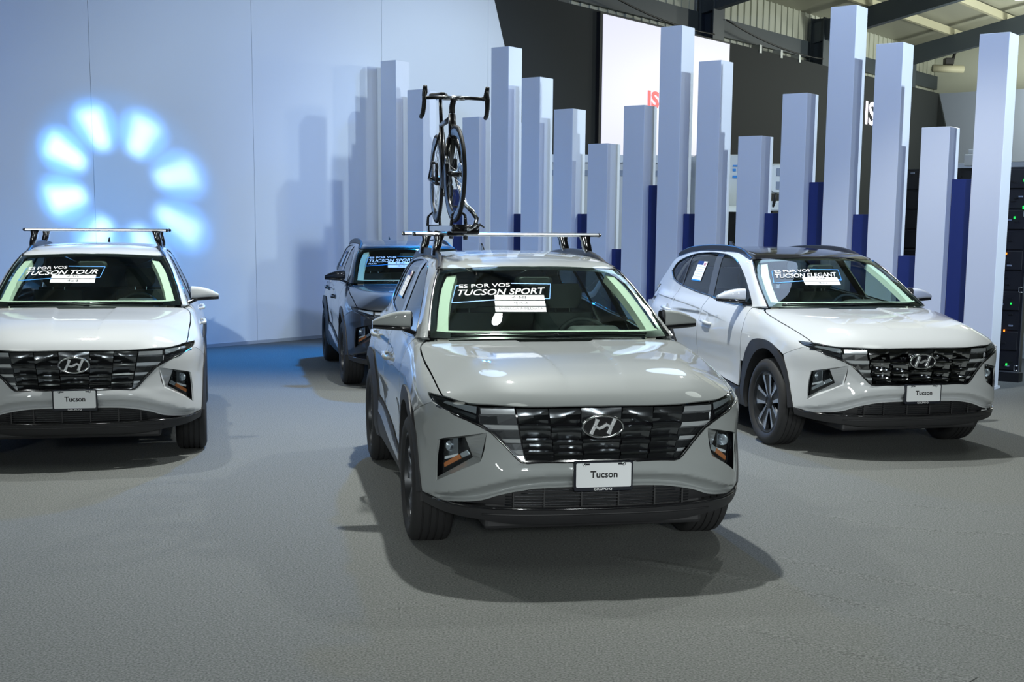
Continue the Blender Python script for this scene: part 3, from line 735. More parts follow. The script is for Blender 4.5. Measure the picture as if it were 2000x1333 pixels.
for sx in (1, -1):
    for c in range(3):
        if c == 0 and sx < 0: continue
        for r in range(4):
            sh = -.011 if c % 2 == 1 and r > 0 else 0.
            z1 = ROWS[r] - .002 + (sh if r else 0); z0 = ROWS[r + 1] + .002 + (sh if r < 3 and c % 2 == 1 else 0)
            xa0, xb0 = (-.112, .112) if c == 0 else (XB[c], XB[c + 1])
            g = .003
            def xx(x, z): return sx * (x * xscale(z)) if c else x * xscale(z)
            cor = [(xx(xa0 + g, z1), z1), (xx(xb0 - g, z1), z1), (xx(xa0 + g, z0), z0), (xx(xb0 - g, z0), z0)]
            if r == 0:
                dep = (lambda u, v: .004 + (.040 * max(0., min(1., (v - .25 - .55 * u) * 2.5)) if u < .999 else .004)) if c else (lambda u, v: .006 + .03 * v * abs(2 * u - 1))
            else:
                dep = lambda u, v: (prof(VV[int(round(v * 5))]) + .008 * u) * (1 if 0.01 < u < .99 else .55)
            m = cell(cor, dep)
            if r:   # move the bar rows to their true heights
                P = np.array(m.v); 
                for j in range(6):
                    for i in range(5):
                        u, v = i / 4, VV[j]
                        P[j * 5 + i, 2] = (cor[0][1] * (1 - u) + cor[1][1] * u) * (1 - v) + (cor[2][1] * (1 - u) + cor[3][1] * u) * v
                        P[j * 5 + i, 0] = (cor[0][0] * (1 - u) + cor[1][0] * u) * (1 - v) + (cor[2][0] * (1 - u) + cor[3][0] * u) * v
                m.v = [tuple(p) for p in P]
            part('grille_segment', m.mesh('grille_segment', auto=28), 'GRILLE', 'grille')
    # running-light cells
    def edge_x(z): return float(np.interp(z, [.60, .620, .688, .756, .789, .832], [.42, .448, .51, .58, .64, .745]))
    hk = part('headlight', panel('headlight', 'F', [GT[3:], [GT[5], TIP], [TIP, EDGE[1], EDGE[2], EDGE[3]], [EDGE[3], GT[3]]], f_low, h=.03, off=-.02, flange=.02, side=sx), 'gloss_black', key='head%d' % sx)
    for r in range(4):
        z1 = ROWS[r] - .004; z0 = ROWS[r + 1] + .008
        xi1, xi0 = .462 * xscale(z1), .462 * xscale(z0)
        xo1, xo0 = (.628, .625) if r == 0 else (edge_x(z1) - .018, edge_x(z0) - .016)
        if r == 1: xo1 = .618
        cor = [(sx * xi1, z1), (sx * xo1, z1), (sx * xi0, z0), (sx * max(xo0, xi0 + .012), z0)]
        m = cell(cor, lambda u, v: .006 + .020 * v + (.0 if v < .6 else .018), 4, 5)
        part('running_light', m.mesh('running_light', auto=25), 'lamp_clear', hk)
        cor2 = [(sx * (xi1 - .005), z1 + .003), (sx * (xo1 + .012), z1 + .003), (sx * (xi0 - .005), z0 - .010), (sx * (xo0 + .014), z0 - .010)]
        part('light_frame', cell(cor2, lambda u, v: .034, 2, 2).mesh('light_frame'), 'GRILLE', hk)
    tipc = [(.645, .882), (.79, .897), (.648, .845), (.80, .886)]
    m = cell([(sx * a, b) for a, b in tipc], lambda u, v: .012 + .012 * v, 5, 3); part('running_light', m.mesh('running_light', auto=25), 'lamp_clear', hk)
    m = cell([(sx * a, b) for a, b in [(.648, .836), (.79, .876), (.655, .806), (.80, .862)]], lambda u, v: .014 + .01 * v, 5, 3); part('running_light', m.mesh('running_light', auto=25), 'dark_chrome', hk)
    part('headlight_lens', panel('headlight_lens', 'F', [GT[3:], [GT[5], TIP], [TIP, EDGE[1], EDGE[2], EDGE[3]], [EDGE[3], GT[3]]], f_low, h=.03, off=-.002, flange=0, side=sx), 'lens', hk)
# --- emblem: slanted H in an oval ring
ey, ez, ea, eb = ws3([(0, .785)])[0][1] - .012, .785, .108, .056
ek = part('emblem', MB().tube([(ea * math.cos(a), ey + .04 * (math.cos(a) * ea) ** 2, ez + eb * math.sin(a)) for a in np.linspace(0, 2 * math.pi, 48, endpoint=False)], .0075, 8, closed=True).mesh('emblem', True), 'chrome', 'grille', key='emblem', label='chrome slanted letter in an oval ring')
m = MB(); m.prism([(ea * .98 * math.cos(a), ez + eb * .98 * math.sin(a)) for a in np.linspace(0, 2 * math.pi, 40, endpoint=False)], ey + .004, ey + .03, 1)
part('emblem_backing', m.mesh('emblem_backing'), 'gloss_black', 'grille')
m = MB()
def ebar(pts, w):
    for (x0, z0), (x1, z1) in zip(pts[:-1], pts[1:]): pass
lp = [(-.062, -.045), (-.058, -.02), (-.044, .008), (-.030, .043)]
def ribbon(pts, ws):
    a = []; b = []
    for i, (x, z) in enumerate(pts):
        p0 = np.array(pts[max(0, i - 1)]); p1 = np.array(pts[min(len(pts) - 1, i + 1)]); t = (p1 - p0) / np.linalg.norm(p1 - p0); nn = np.array((-t[1], t[0]))
        a.append(np.array((x, z)) + nn * ws[i] / 2); b.append(np.array((x, z)) - nn * ws[i] / 2)
    poly = a + b[::-1]
    m.prism([(p[0], ez + p[1]) for p in poly], ey - .008, ey + .008, 1)
ribbon([(-.064, -.040), (-.052, -.014), (-.040, .012), (-.030, .040)], [.020, .018, .018, .024])
ribbon([(.030, -.040), (.040, -.012), (.052, .014), (.064, .040)], [.024, .018, .018, .020])
ribbon([(-.046, .004), (-.02, -.010), (.0, -.001), (.02, .010), (.046, -.004)], [.013, .016, .018, .016, .013])
part('emblem_letter', m.mesh('emblem_letter', bevel=.002), 'emblem_silver', 'grille')
# --- licence plate
py = -.958
pk = part('license_plate', (lambda m: (m.prism(rrect(0, .528, .316, .158, .012), py, py + .03, 1), m)[1])(MB()).mesh('license_plate', bevel=.003), 'plate_frame', key='plate', label='white name plate in a dark frame')
m = MB(); m.prism(rrect(0, .5345, .295, .128, .008), py - .003, py + .004, 1); part('plate_face', m.mesh('plate_face'), 'plate_white', pk)
for x in (-.106, .106):
    m = MB(); m.tube([(x + .008 * math.cos(a), py - .006, .5925 + .008 * math.sin(a)) for a in np.linspace(0, 2 * math.pi, 16, endpoint=False)], .0025, 6, closed=True)
    part('plate_screw', m.mesh('plate_screw', True), 'chrome', pk)
    m = MB(); m.box(min(x, x * .72), max(x, x * .72), py - .004, py, .588, .597); part('plate_tab', m.mesh('plate_tab'), 'plate_frame', pk)
def flat_text(nm, body, x0, x1, z0, z1, y, bold=.012, shear=0.):
    v, f = text_geo(body, bold, shear)
    return mesh_of(nm, [(x0 + (x1 - x0) * a, y, z0 + (z1 - z0) * b) for a, b in v], f)
part('plate_text', flat_text('plate_text', 'Tucson', -.072, .074, .520, .557, py - .0042, .028), 'dark_print', pk)
part('frame_text', flat_text('frame_text', 'GRUPO', -.052, .026, .4535, .4665, py - .002, .006), 'white_print', pk)
part('frame_text', flat_text('frame_text', 'Q', .029, .046, .4525, .4665, py - .002, .03), 'white_print', pk)
# --- fenders, arches, sills, doors, quarters (both sides)
GAPF = [(.576, 1.143), (.580, 1.09), (.568, .96), (.580, .876), (.600, .66), (.604, .60)]
GAPM = [(1.70, .555), (1.675, .68), (1.643, .90), (1.660, 1.044), (1.60, 1.182)]
BELT = [(.60, 1.143), (.90, 1.133), (1.255, 1.146), (1.60, 1.182), (1.965, 1.204), (2.456, 1.250), (2.80, 1.296), (3.06, 1.372)]
DLO_T = [(3.06, 1.372), (2.98, 1.468), (2.602, 1.553), (2.215, 1.582), (1.891, 1.580), (1.605, 1.560), (1.315, 1.503), (.985, 1.366), (.73, 1.225), (.60, 1.143)]
GAPR = [(2.47, 1.252), (2.52, 1.10), (2.46, .93), (2.33, .83), (2.22, .70)]
ARCH_R = [(2.755 - y, z) for y, z in ARCH_O[::-1]]
ARCH_R = [(2.195, .50), (2.21, .56), (2.26, .70), (2.355, .815), (2.47, .878), (2.73, .892), (2.94, .855), (3.12, .735), (3.20, .586), (3.24, .42)]
def CRL(y0, y1):
    ys = np.linspace(y0, y1, 8); zc = zcrease(ys); return [[(float(y), float(z) - d) for y, z in zip(ys, zc)] for d in (0, .009, .018)]
def interp_c(c, y): return float(np.interp(y, [p[0] for p in c], [p[1] for p in c]))
for sx in (1, -1):
    k = 'L' if sx > 0 else 'R'
    S = np.array((sx, 1, 1))
    part('front_fender', panel('front_fender', 'S', [[(-.33, .80), (-.45, .84), (-.585, .885)], [(-.585, .885), (-.47, .922)], [(-.47, .922), HS[0]], HS,
         [HS[-1], (.576, 1.143)], GAPF[:5], [(.600, .66), (.52, .66)], [(.52, .66), (.40, .815), (.284, .876), (.03, .888), (-.178, .85), (-.33, .80)]], f_low, h=.02, side=sx, gap=.0025), 'PAINT', key='fender' + k)
    part('wheel_arch_trim', panel('wheel_arch_trim', 'S', [[(-.50, .384), (-.44, .586), (-.36, .735), (-.178, .85), (.03, .888), (.284, .876), (.40, .815), (.52, .66), (.56, .41)], [(.56, .41), (.53, .27)], [(.53, .27), (.435, .27)], arch_pts(0, .445, -14, 180), [(-.445, .375), (-.50, .384)]], f_low, h=.025, off=.008, flange=.05, side=sx), 'plastic')
    part('wheel_arch_trim', panel('wheel_arch_trim', 'S', [ARCH_R, [(3.24, .42), (3.22, .36)], [(3.22, .36), (3.20, .36)], arch_pts(2.755, .445, -2, 194), [(2.323, .267), (2.22, .27)], [(2.22, .27), (2.195, .50)]], f_low, h=.025, off=.008, flange=.05, side=sx), 'plastic')
    SILL_T = [(.604, .42), (.93, .449), (1.13, .475), (1.68, .53), (2.195, .575)]
    part('side_sill', panel('side_sill', 'S', [SILL_T, [(2.195, .575), (2.22, .27)], [(2.22, .27), (.53, .27)], [(.53, .27), (.604, .42)]], f_low, h=.04, off=.006, flange=.05, side=sx), 'plastic', key='sill' + k)
    part('sill_garnish', panel('sill_garnish', 'S', [[(.66, .40), (1.13, .445), (1.68, .50), (2.16, .545)], [(2.16, .545), (2.15, .465)], [(2.15, .465), (1.68, .435), (1.13, .39), (.66, .355)], [(.66, .355), (.66, .40)]], f_low, h=.04, off=.013, flange=.012, side=sx), 'satin', 'sill' + k)
    g = .004
    FD = part('front_door', panel('front_door', 'S', [[(y + g * 1.5, z) for y, z in GAPF[:5]], [(.606, .66), (.625, .435)], [(.625, .435), (.93, .460), (1.13, .486), (1.690, .543)], [(1.690, .543), (1.672, .68), (1.638, .90), (1.655, 1.044), (1.60, 1.172)], [(1.60, 1.172), (1.255, 1.136), (.9, 1.123), (.582, 1.133)]], f_body, h=.024, side=sx, lines=CRL(.70, 1.60)), 'PAINT', key='fdoor' + k)
    RD = part('rear_door', panel('rear_door', 'S', [[(1.61, 1.175), (1.665, 1.044), (1.648, .90), (1.682, .68), (1.70, .545)], [(1.70, .545), (2.16, .588)], [(2.16, .588), (2.215, .70), (2.325, .835), (2.453, .93), (2.512, 1.10), (2.462, 1.242)], [(2.462, 1.242), (1.965, 1.196), (1.61, 1.175)]], f_body, h=.024, side=sx, lines=CRL(1.70, 2.45)), 'PAINT', key='rdoor' + k)
    part('quarter_panel', panel('quarter_panel', 'S', [[(2.47, 1.242), (2.52, 1.10), (2.461, .93), (2.335, .83)], [(2.335, .83), (2.47, .878), (2.73, .892), (2.94, .855), (3.12, .735), (3.20, .586), (3.24, .42)], [(3.24, .42), (3.36, .42)], [(3.36, .42), (3.40, .80), (3.38, 1.10)], [(3.38, 1.10), (3.30, 1.22), (3.06, 1.30)], [(3.06, 1.30), (2.80, 1.285), (2.47, 1.242)]], f_body, h=.03, side=sx, lines=CRL(2.56, 3.30)), 'PAINT', key='quarter' + k)
    # pillars and roof side member around the windows
    wsl_ = cast('W', np.array([(.748, 1.150), (.728, 1.225), (.706, 1.30), (.680, 1.37), (.651, 1.44), (.600, 1.530)]), f_green)
    top = [(float(p[1]), float(p[2])) for p in wsl_] + [(1.20, 1.562), (1.35, 1.592), (1.7, 1.612), (2.2, 1.616), (2.7, 1.594), (3.1, 1.545), (3.27, 1.50)]
    part('pillar_frame', panel('pillar_frame', 'S', [top, [(3.27, 1.50), (3.34, 1.36), (3.42, 1.24)], [(3.42, 1.24), (3.30, 1.225), (3.06, 1.30)], [(3.06, 1.30), (2.80, 1.287), (2.456, 1.240), (1.965, 1.196), (1.60, 1.174), (1.255, 1.138), (.90, 1.125), (.58, 1.135)], [(.58, 1.135), top[0]]],
         f_body, holes=[[BELT, DLO_T]], h=.026, flange=.02, side=sx), 'PAINT', key='pillar' + k)
    def dlo(y, which):
        return interp_c(BELT, y) if which == 0 else float(np.interp(y, [p[0] for p in DLO_T[::-1]], [p[1] for p in DLO_T[::-1]]))
    fw = [[p for p in BELT if p[0] < 1.5] + [(1.53, 1.175)], [(1.53, 1.175), (1.775, 1.573)], [(1.775, 1.573)] + [p for p in DLO_T if p[0] < 1.7]]
    part('window_glass', panel('window_glass', 'S', fw, f_green, h=.05, off=-.008, flange=0, side=sx), 'front_side_glass', FD)
    rw = [[(1.684, 1.189), (1.965, 1.204), (2.44, 1.249)], [(2.44, 1.249), (2.58, 1.557)], [(2.58, 1.557), (2.215, 1.582), (1.935, 1.582)], [(1.935, 1.582), (1.684, 1.189)]]
    part('window_glass', panel('window_glass', 'S', rw, f_green, h=.05, off=-.008, flange=0, side=sx), 'side_glass', RD)
    bp_ = [[(1.53, 1.175), (1.684, 1.189)], [(1.684, 1.189), (1.935, 1.582)], [(1.935, 1.582), (1.775, 1.573)], [(1.775, 1.573), (1.53, 1.175)]]
    part('center_pillar', panel('center_pillar', 'S', bp_, f_green, h=.05, off=-.004, flange=.01, side=sx), 'gloss_black', 'pillar' + k)
    cp_ = [[(2.44, 1.249), (2.475, 1.252)], [(2.475, 1.252), (2.61, 1.551)], [(2.61, 1.551), (2.58, 1.557)], [(2.58, 1.557), (2.44, 1.249)]]
    part('rear_pillar', panel('rear_pillar', 'S', cp_, f_green, h=.05, off=-.004, flange=.01, side=sx), 'gloss_black', 'pillar' + k)
    qw = [[(2.475, 1.252), (2.80, 1.296), (3.06, 1.372)], [(3.06, 1.372), (2.98, 1.468), (2.61, 1.551)], [(2.61, 1.551), (2.475, 1.252)]]
    part('quarter_glass', panel('quarter_glass', 'S', qw, f_green, h=.05, off=-.008, flange=0, side=sx), 'side_glass', 'pillar' + k)
    def surf_tube(c, r, off, F=f_green, n=8):
        q = curve(c, .04); P = cast('S', q, F); G = grad(F, P); P = (P + G * off) * S
        return MB().tube([tuple(p) for p in P], r, n).mesh('trim', True)
    part('belt_molding', surf_tube(BELT, .008, .0), 'dark_chrome', 'pillar' + k)
    part('window_seal', surf_tube(DLO_T, .006, -.002), 'gloss_black', 'pillar' + k)
    q = curve([(.750, 1.148), (.708, 1.30), (.653, 1.44), (.602, 1.532)], .04); P = cast('W', q, f_green); P = (P + grad(f_green, P) * .002) * S
    part('windshield_molding', MB().tube([tuple(p) for p in P], .007, 8).mesh('trim', True), 'gloss_black', 'pillar' + k)
    # door handles
    for (yh, zh, par) in ((1.42, .945, FD), (2.57, 1.010, RD)):
        X = cast('S', np.array([(yh, zh)]), f_low)[0][0]
        m = MB(); m.tube([(sx * (X + .002), yh - .11, zh - .012), (sx * (X + .030), yh - .085, zh - .008), (sx * (X + .034), yh, zh), (sx * (X + .030), yh + .085, zh + .008), (sx * (X + .002), yh + .11, zh + .012)], [.010, .015, .016, .015, .010], 10)
        part('door_handle', m.mesh('door_handle', True), 'PAINT', par)
        m = MB(); m.lathe([(0, .0001), (.003, .04), (.001, .047)], 20, 0); part('handle_cup', m.mesh('handle_cup', True), 'PAINT', par, loc=(sx * (X - .001), yh, zh + .002), rot=(0, 0, 0 if sx > 0 else math.pi))
    # side mirror
    rings = []; rlow = []
    for t in np.linspace(0, 1, 9):
        x = .825 + .232 * t; w = 1 - .78 * t ** 2.6
        zt, zb = 1.215 + .074 * (1 - .9 * t ** 2.2) , 1.186 + .012 * t
        yf, yb = .70 + .075 * t ** 2, .835 + .0 * t
        zt = max(zt, zb + .012)
        cy_, cz_ = (yf + yb) / 2, (zt + zb) / 2
        rings.append([(sx * x, a, b) for a, b in rrect(cy_, cz_, (yb - yf), zt - zb, min(.028, (zt - zb) * .42), 3)])
        rlow.append([(sx * x, a, b) for a, b in rrect(cy_ + .004, zb - .008, (yb - yf) * .93, .030, .013, 3)])
    MK = part('side_mirror', MB().loft(rings).mesh('side_mirror', auto=40), 'PAINT', key='mirror' + k)
    part('mirror_base', MB().loft(rlow).mesh('mirror_base', auto=40), 'gloss_black', MK)
    m = MB(); m.loft([[(sx * a, b, c) for a, b, c in ((.775, .66, 1.128), (.775, .80, 1.128), (.775, .79, 1.158), (.775, .67, 1.158))], [(sx * a, b, c) for a, b, c in ((.88, .73, 1.165), (.88, .81, 1.165), (.88, .81, 1.190), (.88, .73, 1.190))]])
    part('mirror_arm', m.mesh('mirror_arm', bevel=.006), 'gloss_black', MK)
    m = MB(); m.prism([(sx * .835, 1.192), (sx * .99, 1.197), (sx * 1.03, 1.215), (sx * .98, 1.262), (sx * .84, 1.282)], .834, .838, 1); part('mirror_glass', m.mesh('mirror_glass'), 'chrome', MK)
    m = MB(); m.loft([[(sx * .822, a, b) for a, b in rrect(.768, 1.236, .142, .104, .03, 3)], [(sx * .812, a, b) for a, b in rrect(.772, 1.236, .12, .09, .03, 3)]]); part('mirror_collar', m.mesh('mirror_collar', auto=40), 'gloss_black', MK)
    # roof rail
    rl = [(.590, 1.13, 1.49), (.570, 1.24, 1.555), (.548, 1.42, 1.612), (.538, 1.75, 1.645), (.535, 2.3, 1.647), (.533, 2.8, 1.622), (.530, 3.05, 1.585), (.528, 3.2, 1.55)]
    P = curve(rl, .05); m = MB()
    zb = [float(z_) - .008 for z_ in cast('T', np.array([(p[0], p[1]) for p in P]), f_green)[:, 2]]
    m.loft([[(sx * (p[0] + a), p[1], max(p[2] + .012, z_ + .014) - (.006 if b < 1 else 0) if b > 0 else z_) for a, b in ((-.015, -1), (-.012, .6), (-.006, 1), (.006, 1), (.013, .6), (.016, -1))] for p, z_ in zip(P, zb)])
    part('roof_rail', m.mesh('roof_rail', auto=40), 'RAIL', key='rail' + k)
    part('roof_ditch', panel('roof_ditch', 'T', [[(.575, 1.09), (.540, 1.28), (.514, 1.5), (.510, 1.9), (.508, 2.6), (.505, 3.2)], [(.505, 3.2), (.55, 3.2)], [(.55, 3.2), (.558, 2.6), (.562, 1.9), (.568, 1.5), (.598, 1.28), (.612, 1.13)], [(.612, 1.13), (.575, 1.09)]], f_green, h=.03, off=.002, flange=.01, side=sx), 'plastic', 'rail' + k)
    # wiper
    wx = (-.62, .02) if sx > 0 else (.0, .60)
    q = curve([(wx[0], 1.170), (wx[0] * .5 + wx[1] * .5, 1.178), (wx[1], 1.168)], .03)
    P = cast('W', np.array([(abs(a), b) for a, b in q]), f_green); P[:, 0] = q[:, 0]; P[:, 1] -= .012
    part('wiper', MB().tube([tuple(p) for p in P], .007, 6).mesh('wiper', True), 'gloss_black')
# --- roof, windshield
part('roof', panel('roof', 'T', [[(0, .966), (.3, .995), (.50, 1.045), (.580, 1.095)], [(.580, 1.095), (.545, 1.28), (.520, 1.5), (.516, 1.9), (.514, 2.6), (.512, 3.26)], [(.512, 3.26), (.3, 3.34), (0, 3.36)], [(0, 3.36), (0, .966)]], f_green, h=.035, off=.002, sym=True), 'ROOF', key='roof')
WSB = [(0, 1.152), (.3, 1.150), (.6, 1.148), (.742, 1.150)]; WSS = [(.742, 1.150), (.70, 1.30), (.645, 1.44), (.594, 1.530)]; WST = [(.594, 1.530), (.5, 1.542), (.3, 1.555), (0, 1.560)]
part('windshield', panel('windshield', 'W', [WSB, WSS, WST, [(0, 1.560), (0, 1.152)]], f_green, h=.04, off=.001, flange=0, sym=True), 'windshield_glass', key='ws')
inB = [(0, 1.186), (.3, 1.184), (.6, 1.181), (.700, 1.186)]; inS = [(.700, 1.186), (.672, 1.30), (.622, 1.43), (.572, 1.512)]; inT = [(.572, 1.512), (.4, 1.53), (.2, 1.538), (0, 1.542)]
part('windshield_border', panel('windshield_border', 'W', [WSB, WSS, WST, [(0, 1.560), (0, 1.542)], inT[::-1], inS[::-1], inB[::-1], [(0, 1.186), (0, 1.152)]], f_green, h=.03, off=-.004, flange=0, sym=True), 'gloss_black', 'ws')
part('cowl_trim', panel('cowl_trim', 'W', [inB, [(.700, 1.186), (.694, 1.197)], [(.694, 1.197), (.6, 1.192), (.3, 1.194), (0, 1.196)], [(0, 1.196), (0, 1.186)]], f_green, h=.03, off=-.008, flange=0, sym=True), 'interior_light', 'ws')
# interior pillar trim seen through the glass
part('pillar_trim', panel('pillar_trim', 'W', [[(.700, 1.180), (.664, 1.30), (.614, 1.43), (.56, 1.51)], [(.56, 1.51), (.50, 1.52)], [(.50, 1.52), (.555, 1.42), (.602, 1.30), (.632, 1.18)], [(.632, 1.18), (.700, 1.180)]], f_green, h=.05, off=-.02, flange=.05, side=1), 'interior_light', 'ws')
part('pillar_trim', panel('pillar_trim', 'W', [[(.700, 1.180), (.664, 1.30), (.614, 1.43), (.56, 1.51)], [(.56, 1.51), (.50, 1.52)], [(.50, 1.52), (.555, 1.42), (.602, 1.30), (.632, 1.18)], [(.632, 1.18), (.700, 1.180)]], f_green, h=.05, off=-.02, flange=.05, side=-1), 'interior_light', 'ws')
part('headliner', panel('headliner', 'T', [[(0, 1.02), (.3, 1.05), (.55, 1.14)], [(.55, 1.14), (.57, 1.9), (.54, 3.2)], [(.54, 3.2), (0, 3.28)], [(0, 3.28), (0, 1.02)]], f_green, h=.08, off=-.035, flange=0, sym=True), 'interior_light')
m = MB(); m.loft([[(x, .50, z) for x, z in ((-.72, .7), (.72, .7), (.71, 1.128), (.3, 1.135), (-.3, 1.135), (-.71, 1.128))], [(x, .98, z) for x, z in ((-.72, .7), (.72, .7), (.72, 1.06), (.3, 1.085), (-.3, 1.085), (-.72, 1.06))]])
part('dashboard', m.mesh('dashboard', bevel=.02), 'interior_dark', key='dash')
m = MB(); m.loft([[(.37 + a, .62, 1.10 + b) for a, b in rrect(0, 0, .30, .09, .04)], [(.37 + a, .80, 1.125 + b) for a, b in rrect(0, 0, .36, .12, .05)], [(.37 + a, .90, 1.12 + b) for a, b in rrect(0, 0, .34, .10, .05)]]); part('instrument_hood', m.mesh('instrument_hood', auto=50), 'interior_dark', 'dash')
m = MB(); a0 = .42
m.tube([(.37 + .185 * math.cos(a), 1.04 + .185 * math.sin(a) * -math.sin(a0) * -1, 1.04 + .185 * math.sin(a) * math.cos(a0)) for a in np.linspace(0, 2 * math.pi, 36, endpoint=False)], .015, 8, closed=True)
m.box(.20, .54, 1.02, 1.05, 1.02, 1.06); m.box(.30, .44, 1.0, 1.05, .98, 1.09)
part('steering_wheel', m.mesh('steering_wheel', True), 'interior_dark', label='black steering wheel')
for xs in (.36, -.36):
    m = MB(); m.loft([[(xs + a, 1.55 + .1 * t + b, .60 + .62 * t) for a, b in rrect(0, 0, .50 - .08 * t * t, .16 - .05 * t, .05)] for t in (0, .25, .5, .75, .95, 1)])
    SK = part('seat', m.mesh('seat', auto=50), 'seat_fabric')
    m = MB(); m.loft([[(xs + a, 1.665 + b, z) for a, b in rrect(0, 0, w, .10, .04)] for z, w in ((1.25, .20), (1.29, .26), (1.37, .27), (1.42, .22))]); part('headrest', m.mesh('headrest', auto=50), 'seat_fabric', SK)
    for d in (-.05, .05):
        m = MB(); m.tube([(xs + d, 1.66, 1.18), (xs + d, 1.665, 1.28)], .006, 6); part('headrest_post', m.mesh('headrest_post'), 'chrome', SK)
    m = MB(); m.loft([[(xs + a, 1.12 + .50 * t, .56 + b) for a, b in rrect(0, 0, .50, .16, .06)] for t in (0, .5, 1)]); part('seat_cushion', m.mesh('seat_cushion', auto=50), 'seat_fabric', SK)
m = MB(); m.loft([[(a, 2.55 + .12 * t + b, .60 + .60 * t) for a, b in rrect(0, 0, 1.30, .16, .05)] for t in (0, .5, 1)]); part('rear_seat', m.mesh('rear_seat', auto=50), 'seat_fabric')
m = MB(); m.loft([[(a, y, 1.462 + b) for a, b in rrect(0, 0, .25 * s, .07 * s, .03 * s)] for y, s in ((.90, .8), (.93, 1), (.95, 1))]); part('rearview_mirror', m.mesh('rearview_mirror', auto=50), 'interior_dark')
m = MB(); m.box(-.60, .60, -.78, 3.40, .22, .50); m.box(-.60, .60, -.74, .46, .50, .84); part('underbody', m.mesh('underbody', bevel=.02), 'plastic')
m = MB(); m.box(-.70, .70, .46, 3.30, .46, .52); m.box(-.70, .70, .44, .47, .5, 1.08)
for s in (-1, 1): m.box(min(s * .74, s * .78), max(s * .74, s * .78), .5, 3.3, .46, 1.10)
part('cabin_floor', m.mesh('cabin_floor'), 'interior_dark')
for s in (-1, 1):
    m = MB(); aa = [math.radians(q) for q in range(-8, 189, 7)]
    V = [(s * .60, 0, 0)] + [(x_, r_ * math.cos(q), r_ * math.sin(q)) for q in aa for x_, r_ in ((s * .60, .43), (s * .90, .44))]
    m.add(V, [(0, 1 + 2 * i, 3 + 2 * i) for i in range(len(aa) - 1)] + [(1 + 2 * i, 2 + 2 * i, 4 + 2 * i, 3 + 2 * i) for i in range(len(aa) - 1)])
    for yc in (0, 2.755): part('wheel_well', m.mesh('wheel_well', True), 'plastic', loc=(0, yc, .375))
# --- rear of the car
part('tailgate', panel('tailgate', 'T', [[(0, 3.36), (.3, 3.34), (.535, 3.26)], [(.535, 3.26), (.60, 3.30), (.70, 3.40)], [(.70, 3.40), (.68, 3.50), (.3, 3.58), (0, 3.59)], [(0, 3.59), (0, 3.36)]], f_body, h=.03, sym=True), 'PAINT', key='tailgate')
m = MB(); rp = [(x, float(3.62 - .30 * (abs(x) / .86) ** 4)) for x in np.linspace(-.86, .86, 21)]
m.loft([[(x, y, .32) for x, y in rp] + [(x, y - .2, .32) for x, y in rp[::-1]], [(x, y, .7) for x, y in rp] + [(x, y - .2, .7) for x, y in rp[::-1]], [(x * .98, y - .03, 1.06) for x, y in rp] + [(x * .98, y - .2, 1.06) for x, y in rp[::-1]]])
part('rear_bumper', m.mesh('rear_bumper', auto=40), 'PAINT')
m = MB(); m.loft([[(a, 2.98 + .10 * t + b, 1.60 + .085 * t) for a, b in rrect(0, 0, .035 * (1 - .7 * t), .16 * (1 - .55 * t), .014 * (1 - .7 * t))] for t in (0, .3, .7, 1)]); part('antenna', m.mesh('antenna', auto=50), 'gloss_black')
# --- wheels
def wheel_parts():
    R, w = .368, .1175
    pr = [(-w + .02, .262), (-w, .285), (-w - .004, .315), (-w + .006, .345), (-w + .022, .362)]
    for gx in (-.062, -.02, .02, .062): pr += [(gx - .006, R), (gx - .004, R - .008), (gx + .004, R - .008), (gx + .006, R)]
    pr += [(w - .022, .362), (w - .006, .345), (w + .004, .315), (w, .285), (w - .02, .262)]
    tire = MB().lathe(pr, 64, 0).mesh('tire', auto=35)
    m = MB(); m.lathe([(-.10, .20), (-.10, .25), (.085, .252), (.098, .264), (.104, .264), (.104, .250), (.085, .246), (.03, .236), (-.06, .23)], 56, 0)
    rim = m.mesh('wheel', auto=35)
    m = MB()      # twin-blade spoke
    for s in (-1, 1):
        prof = [(s * .016, .05), (s * .035, .05), (s * .062, .15), (s * .094, .238), (s * .050, .246), (s * .034, .15)]
        m.add([(.088 - .02 * (1 - z / .25), y, z) for y, z in prof] + [(.055, y * 1.0, z) for y, z in prof], [tuple(range(6)), tuple(range(6, 12))[::-1]] + [(i, (i + 1) % 6, 6 + (i + 1) % 6, 6 + i) for i in range(6)])
    m.prism([(-.088, .226), (.088, .226), (.094, .243), (-.094, .243)], .060, .087, 0)
    spoke = m.mesh('spoke')
    m = MB(); m.prism([(0.024, .05), (.042, .15), (.062, .240), (-.062, .240), (-.042, .15), (-.024, .05)], .045, .066, 0); web = m.mesh('spoke_web')
    hub = MB().lathe([(.04, .062), (.078, .060), (.084, .050), (.086, .034), (.080, .030), (.082, .0001)], 30, 0).mesh('hub', auto=35)
    disc = MB().lathe([(-.02, .06), (-.02, .165), (.005, .165), (.005, .06)], 40, 0).mesh('brake_disc', auto=35)
    back = MB().lathe([(-.06, .0001), (-.06, .24)], 40, 0).mesh('wheel_back')
    return tire, rim, spoke, web, hub, disc, back
tire, rim, spoke, web, hub, disc, back = wheel_parts()
for sx in (1, -1):
    for yc in (0, 2.755):
        rz = 0 if sx > 0 else math.pi
        wk = part('wheel', rim, 'wheel_dark', loc=(sx * .812, yc, .368), rot=(0, 0, rz), key='wheel%d%d' % (sx, yc))
        part('tire', tire, 'rubber', wk)
        part('brake_disc', disc, 'satin', wk); part('wheel_back', back, 'plastic', wk); part('hub', hub, 'wheel_dark', wk)
        for q in range(5):
            part('spoke', spoke, 'wheel_face', wk, rot=(math.radians(72 * q + 8), 0, 0)); part('spoke_web', web, 'wheel_dark', wk, rot=(math.radians(72 * q + 8), 0, 0))
